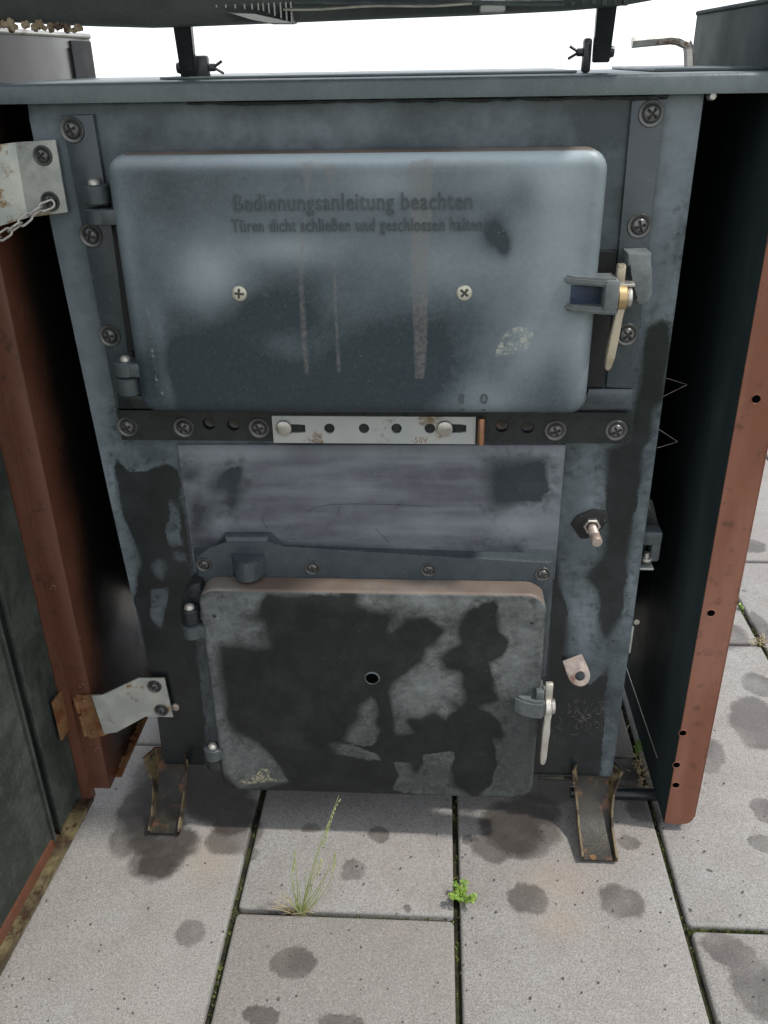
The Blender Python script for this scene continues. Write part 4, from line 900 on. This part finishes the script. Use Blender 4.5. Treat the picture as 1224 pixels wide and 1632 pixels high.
# finned aluminium comb on the lid
Yc = .02
n_f = 0
for i, x in enumerate([343, 358, 373, 388, 400, 410, 418, 427, 436, 446, 455, 463]):
    yb_ = 12+i*.9 if i < 6 else 14+(i-5)*3.8
    b = BM(); a_ = F(x-2.6, -40, Yc); c_ = F(x+2.6, yb_, Yc); box(b, a_[0], c_[0], Yc, Yc+.03, c_[1], a_[1], .001); obj('comb_fin', b, M['alu'], lid)
b = BM(); q = PX([(357, 19), (405, 22), (462, 34), (465, 38), (430, 38), (400, 31)], Yc-.002); prism(b, q, Yc-.002, Yc+.02, .0008, 1); obj('comb_base', b, M['alu'], lid)
b = BM(); a_ = F(766, -30, Yc); c_ = F(806, 20, Yc); box(b, a_[0], c_[0], Yc, Yc+.02, c_[1], a_[1], .003); obj('lid_clip', b, M['alu'], lid)
for (ya, yb_, Yr, rr_, mt_) in ((6, -2, .030, .0022, 'steel'), (14, 4, .036, .0016, 'cast'), (20, 8, .040, .0014, 'steel'), (26, 13, .042, .0016, 'castdark'), (4, 6, .020, .002, 'cast')):
    b = BM(); tube(b, [v3(470+i*39, ya+(yb_-ya)*i/11+random.uniform(-.8, .8), Yr) for i in range(12)], rr_, 6); obj('lid_rib', b, M[mt_], lid)
for x in range(486, 1010, 17):
    b = BM(); a_ = F(x, -20, .032); c_ = F(x+5, 5+random.uniform(0, 5), .032); box(b, a_[0], c_[0], .032, .040, c_[1], a_[1], .0006); obj('lid_slat', b, M['cast'], lid)
b = BM(); tube(b, [v3(452+i*30, 15-i*.9+1.5*sin(i), .012) for i in range(11)], .0014, 6); obj('lid_wire', b, M['steel'], lid)
b = BM()
for x in range(0, 135, 9):
    a_ = F(x+random.uniform(-3, 3), 38+random.uniform(-3, 3)+x*.06, .03); bmesh.ops.create_icosphere(b, subdivisions=2, radius=random.uniform(.002, .0042), matrix=Matrix.Translation((a_[0], .03, a_[1])) @ Matrix.Diagonal((1.2, .6, random.uniform(.8, 1.8), 1)))
for v in b.verts: v.co += Vector((random.uniform(-1, 1), random.uniform(-1, 1), random.uniform(-1, 1)))*.0011
tag(obj('rust_crust', b, M['crust'], lid), kind='stuff')
for (xl, xr, xt, ytop, side) in ((287, 313, 281, 20, 1), (929, 957, 953, -10, -1)):
    Yp = .085
    # upright bracket on the plate, arm bolted against it
    if side > 0: bx0, bx1, ax0, ax1, at0, at1, bt = 307, 331, 288, 312, 274, 303, 88
    else: bx0, bx1, ax0, ax1, at0, at1, bt = 926, 947, 945, 972, 953, 985, 60
    b = BM(); p0 = F(bx0, 130, Yp); p1 = F(bx1, bt, Yp); box(b, p0[0], p1[0]-.001, Yp, Yp+.012, .9836, p1[1], .003); br = obj('lid_bracket', b, M['castdark'], stove)
    b = BM(); zb = F(ax0, 124 if side > 0 else 100, Yp)[1]; q0 = F(ax0, 115 if side > 0 else 90, Yp); q1 = F(ax1, 115 if side > 0 else 90, Yp); t0 = F(at0, ytop, .045); t1 = F(at1, ytop, .045)
    r0 = [(q0[0], Yp-.002, zb), (q1[0], Yp-.002, zb), (q1[0], Yp+.008, zb), (q0[0], Yp+.008, zb)]; r1 = [(t0[0], .040, t0[1]), (t1[0], .040, t1[1]), (t1[0], .052, t1[1]), (t0[0], .052, t0[1])]
    A = [b.verts.new(v) for v in r0]; B = [b.verts.new(v) for v in r1]
    for i in range(4): b.faces.new((A[i], A[(i+1) % 4], B[(i+1) % 4], B[i]))
    b.faces.new(A[::-1]); b.faces.new(B); bmesh.ops.bevel(b, geom=b.edges[:], offset=.001, segments=2, affect='EDGES'); am = obj('lid_arm', b, M['castdark'], stove)
    zc = F(310, 108, Yp)[1] if side > 0 else F(945, 83, Yp)[1]
    xo = q0[0] if side > 0 else q1[0]; xi = p1[0] if side > 0 else p0[0]
    b = BM(); lathe(b, [(0, -.004), (.005, -.003), (.006, 0), (.006, .002)], (xo-.001 if side > 0 else xo+.001, Yp+.002, zc), 'X', 14)
    if side < 0: b.free(); b = BM(); lathe(b, [(.006, -.002), (.006, 0), (.005, .003), (0, .004)], (xo+.001, Yp+.002, zc), 'X', 14)
    obj('pivot_bolt', b, M['castdark'], am)
    b = BM(); tube(b, [(xi, Yp+.004, zc), (xi+.006*side, Yp+.004, zc)], .004, 10); tube(b, [(xi+.004*side, Yp+.004, zc), (xi+.014*side, Yp+.004, zc+.006)], .0016, 6); tube(b, [(xi+.004*side, Yp+.004, zc), (xi+.015*side, Yp+.004, zc-.006)], .0016, 6); obj('wing_nut', b, M['castdark'], br)

# ================================================================== LOOSE THINGS
# bent steel rod standing in the top plate
Yk = .16; pts = []
a_ = F(1007, 68, Yk); c_ = F(1075, 62, Yk); e_ = F(1098, 78, Yk); f_ = F(1098, 112, Yk)
pts = [(a_[0], Yk, a_[1]), (c_[0]-.004, Yk, c_[1]), (c_[0]+.004, Yk, c_[1]-.001), (e_[0]-.003, Yk, e_[1]+.005), (e_[0], Yk, e_[1]-.001), (f_[0], Yk, .9872)]
bm = BM(); tube(bm, pts, .0058, 6); o = obj('bent_rod', bm, M['steel'], None, ang=30)
tag(o, 'bent grey steel rod hooked upright on the stove top plate', 'rod')
# chain hanging from the lower screw of the upper bracket
ch = tag(empty('chain', v3(84, 322, -.016)), 'thin galvanised link chain hung on the lower screw of the upper bracket', 'chain')
cpts = [(84, 324, -.017), (66, 331, -.020), (46, 345, -.024), (28, 360, -.028), (8, 373, -.032), (-14, 388, -.036), (-38, 404, -.042), (-62, 424, -.048)]
lm = BM(); L, W, r = .0085, .0042, .0012
loop = [(-L+W, W), (0, W), (L-W, W)]+[(L-W+W*sin(pi*i/6), W*cos(pi*i/6)) for i in range(1, 6)]+[(L-W, -W), (0, -W), (-L+W, -W)]+[(-L+W-W*sin(pi*i/6), -W*cos(pi*i/6)) for i in range(1, 6)]
tube(lm, [(x, y, 0) for x, y in loop], r, 8, closed=True); bmesh.ops.recalc_face_normals(lm, faces=lm.faces)
lme = bpy.data.meshes.new('link'); lm.to_mesh(lme); lm.free(); lme.materials.append(M['zinc']); smooth_mesh(lme)
ch_inv = Vector(ch.location)
P = [Vector(v3(*q_)) for q_ in cpts]
# resample to even link pitch
pitch = 2*(L-r)-.001; pos_ = [P[0]]; i = 0
seg = 0; cur = P[0].copy()
while seg < len(P)-1:
    rem = pitch
    while seg < len(P)-1 and (P[seg+1]-cur).length < rem: rem -= (P[seg+1]-cur).length; cur = P[seg+1].copy(); seg += 1
    if seg >= len(P)-1: break
    cur = cur+(P[seg+1]-cur).normalized()*rem; pos_.append(cur.copy())
for i, (a_, b2) in enumerate(zip(pos_, pos_[1:])):
    t = (b2-a_).normalized(); s = t.cross(Vector((0, -1, 0))).normalized(); n_ = t.cross(s)
    ang = radians(20 if i % 2 == 0 else 105); s2 = s*cos(ang)+n_*sin(ang); n2 = t.cross(s2)
    o = link('link', lme, ch); mid = (a_+b2)/2-ch_inv
    o.matrix_local = Matrix(((t.x, s2.x, n2.x, mid.x), (t.y, s2.y, n2.y, mid.y), (t.z, s2.z, n2.z, mid.z), (0, 0, 0, 1)))
# short pipe lying behind the right leg
a_ = G(968, 1262, .011); c_ = G(1032, 1266, .011)
bm = BM(); lathe(bm, [(0, -.075), (.008, -.075), (.009, -.073), (.009, .052), (.0085, .0545), (.006, .055), (0, .055)], ((a_[0]+c_[0])/2-.01, (a_[1]+c_[1])/2, .0095), 'X', 16)
tag(obj('short_bar', bm, M['castdark']), 'short dark round bar lying on the slab behind the right stove leg', 'bar')

# plants
def blade(bm, base, tip, bend, r0, n=7):
    base = Vector(base); tip = Vector(tip); pts = []
    for i in range(n+1):
        t = i/n; p_ = base.lerp(tip, t)+Vector(bend)*sin(pi*t); pts.append(p_)
    tube(bm, pts, [r0*(1-.75*i/n) for i in range(n+1)], 5)
gx, gy = G(478, 1452); gt = tag(empty('grass_tuft', (gx, gy, 0)), 'thin pale grass tuft with one tall stalk, below the ash door', 'grass tuft')
def rel(x, y, Y): q_ = F(x, y, Y); return (q_[0]-gx, Y-gy, q_[1])
bm = BM()
for (x, y, dy, bx) in ((540, 1268, -.005, -.006), (470, 1360, .004, .002), (535, 1362, .0, .006), (500, 1395, -.012, .003), (462, 1392, .008, -.002), (516, 1410, .006, .004), (524, 1385, -.02, .005), (452, 1420, -.01, -.002), (492, 1420, .01, .0), (476, 1405, -.015, .001), (506, 1370, -.008, .004), (466, 1375, -.006, -.003), (488, 1385, .006, .002), (514, 1340, .002, -.002), (530, 1395, .004, .008)):
    blade(bm, (random.uniform(-.005, .005), random.uniform(-.002, .002), -.008), rel(x, y, gy+dy), (bx*.6, -.002, .001), .00105)
obj('blade', bm, M['blade'], gt).__setitem__('kind', 'stuff')
for (x0, y0, x1, y1) in ((520, 1330, 541, 1272), (515, 1350, 525, 1310), (468, 1392, 471, 1356), (530, 1392, 536, 1360), (505, 1400, 512, 1370)):
    bm = BM(); a_ = Vector(rel(x0, y0, gy-.004)); c_ = Vector(rel(x1, y1, gy-.004))
    for i in range(9):
        p_ = a_.lerp(c_, i/9); q_ = p_+(c_-a_).normalized()*.006+Vector((random.uniform(-.002, .002), random.uniform(-.002, .002), 0)); tube(bm, [p_, p_.lerp(q_, .5), q_], [.0004, .0011, .0003], 5)
    obj('seed_head', bm, M['blade'], gt)
bm = BM()
for q_ in range(34):
    x, y = random.choice([(440, 1440), (436, 1448), (450, 1452), (460, 1448), (500, 1450), (490, 1455), (470, 1462), (444, 1428), (486, 1440)]); a_ = Vector((random.uniform(-.008, .008), random.uniform(-.003, .003), -.006)); c_ = Vector(rel(x+random.uniform(-8, 8), y+random.uniform(-6, 6), gy+random.uniform(-.012, .006)))
    blade(bm, a_, c_, (0, 0, random.uniform(.001, .006)), .0006, 5)
obj('dry_blade', bm, M['straw'], gt).__setitem__('kind', 'stuff')

def leafy(name, px, py, label, spread, nst, mat, hgt=.022, lf=.0042):
    wx, wy = G(px, py); t = tag(empty(name, (wx, wy, 0)), label, 'weed'); bs = BM(); bl = BM()
    for s_ in range(nst):
        a_ = random.uniform(0, 2*pi); R_ = spread*random.uniform(.4, 1); tip = Vector((R_*cos(a_), R_*sin(a_)-.004, hgt*random.uniform(.4, 1))); base_ = Vector((random.uniform(-.002, .002), random.uniform(-.003, .003), -.008))
        blade(bs, base_, tip, (0, 0, .004), .0006, 5)
        for i in range(9):
            f_ = .25+.75*i/8; p_ = base_.lerp(tip, f_)+Vector((0, 0, .004*sin(pi*f_)))
            for sg in (-1, 1):
                d_ = Vector((-sin(a_)*sg+random.uniform(-.4, .4), cos(a_)*sg+random.uniform(-.4, .4), random.uniform(.1, .7))).normalized(); l_ = lf*random.uniform(.6, 1.2); sd_ = d_.cross(Vector((random.uniform(-.3, .3), random.uniform(-.3, .3), 1))).normalized()*l_*.42
                v = [bl.verts.new(p_), bl.verts.new(p_+d_*l_*.5+sd_), bl.verts.new(p_+d_*l_+Vector((0, 0, -.0006))), bl.verts.new(p_+d_*l_*.5-sd_)]
                bl.faces.new((v[0], v[1], v[2])); bl.faces.new((v[0], v[2], v[3]))
    obj('stem', bs, mat, t); obj('leaf', bl, mat, t).__setitem__('kind', 'stuff'); return t
leafy('weed', 738, 1434, 'small bright green leafy weed growing from the joint in front of the ash door', .022, 16, M['leaf'])
leafy('weed', 1016, 1197, 'small green weed in the joint between the stove leg and the right casing wall', .009, 7, M['leaf'], .018, .0036)
leafy('weed', 1182, 968, 'tiny pale weed in the slab joint outside the brown flange', .010, 4, M['leaf'], .010, .0045)
def straw_clump(px, py, label, sx, sy, n, name='straw_clump'):
    wx, wy = G(px, py); bm = BM()
    for _ in range(n):
        a_ = random.uniform(0, 2*pi); p_ = Vector((random.gauss(0, sx), random.gauss(0, sy), random.uniform(-.004, .001))); l_ = random.uniform(.005, .016)
        blade(bm, p_, p_+Vector((l_*cos(a_), l_*sin(a_), random.uniform(.002, .010))), (random.uniform(-.003, .003), random.uniform(-.003, .003), random.uniform(0, .004)), random.uniform(.0005, .0010), 5)
    o = obj(name, bm, M['straw'], None, (wx, wy, 0)); return tag(o, label, 'straw', kind='stuff')
straw_clump(1020, 1228, 'dry yellow straw and moss clump in the joint beside the right stove leg', .005, .024, 60)
straw_clump(1213, 1022, 'dry straw tuft where two slab joints meet outside the right casing', .007, .010, 30)
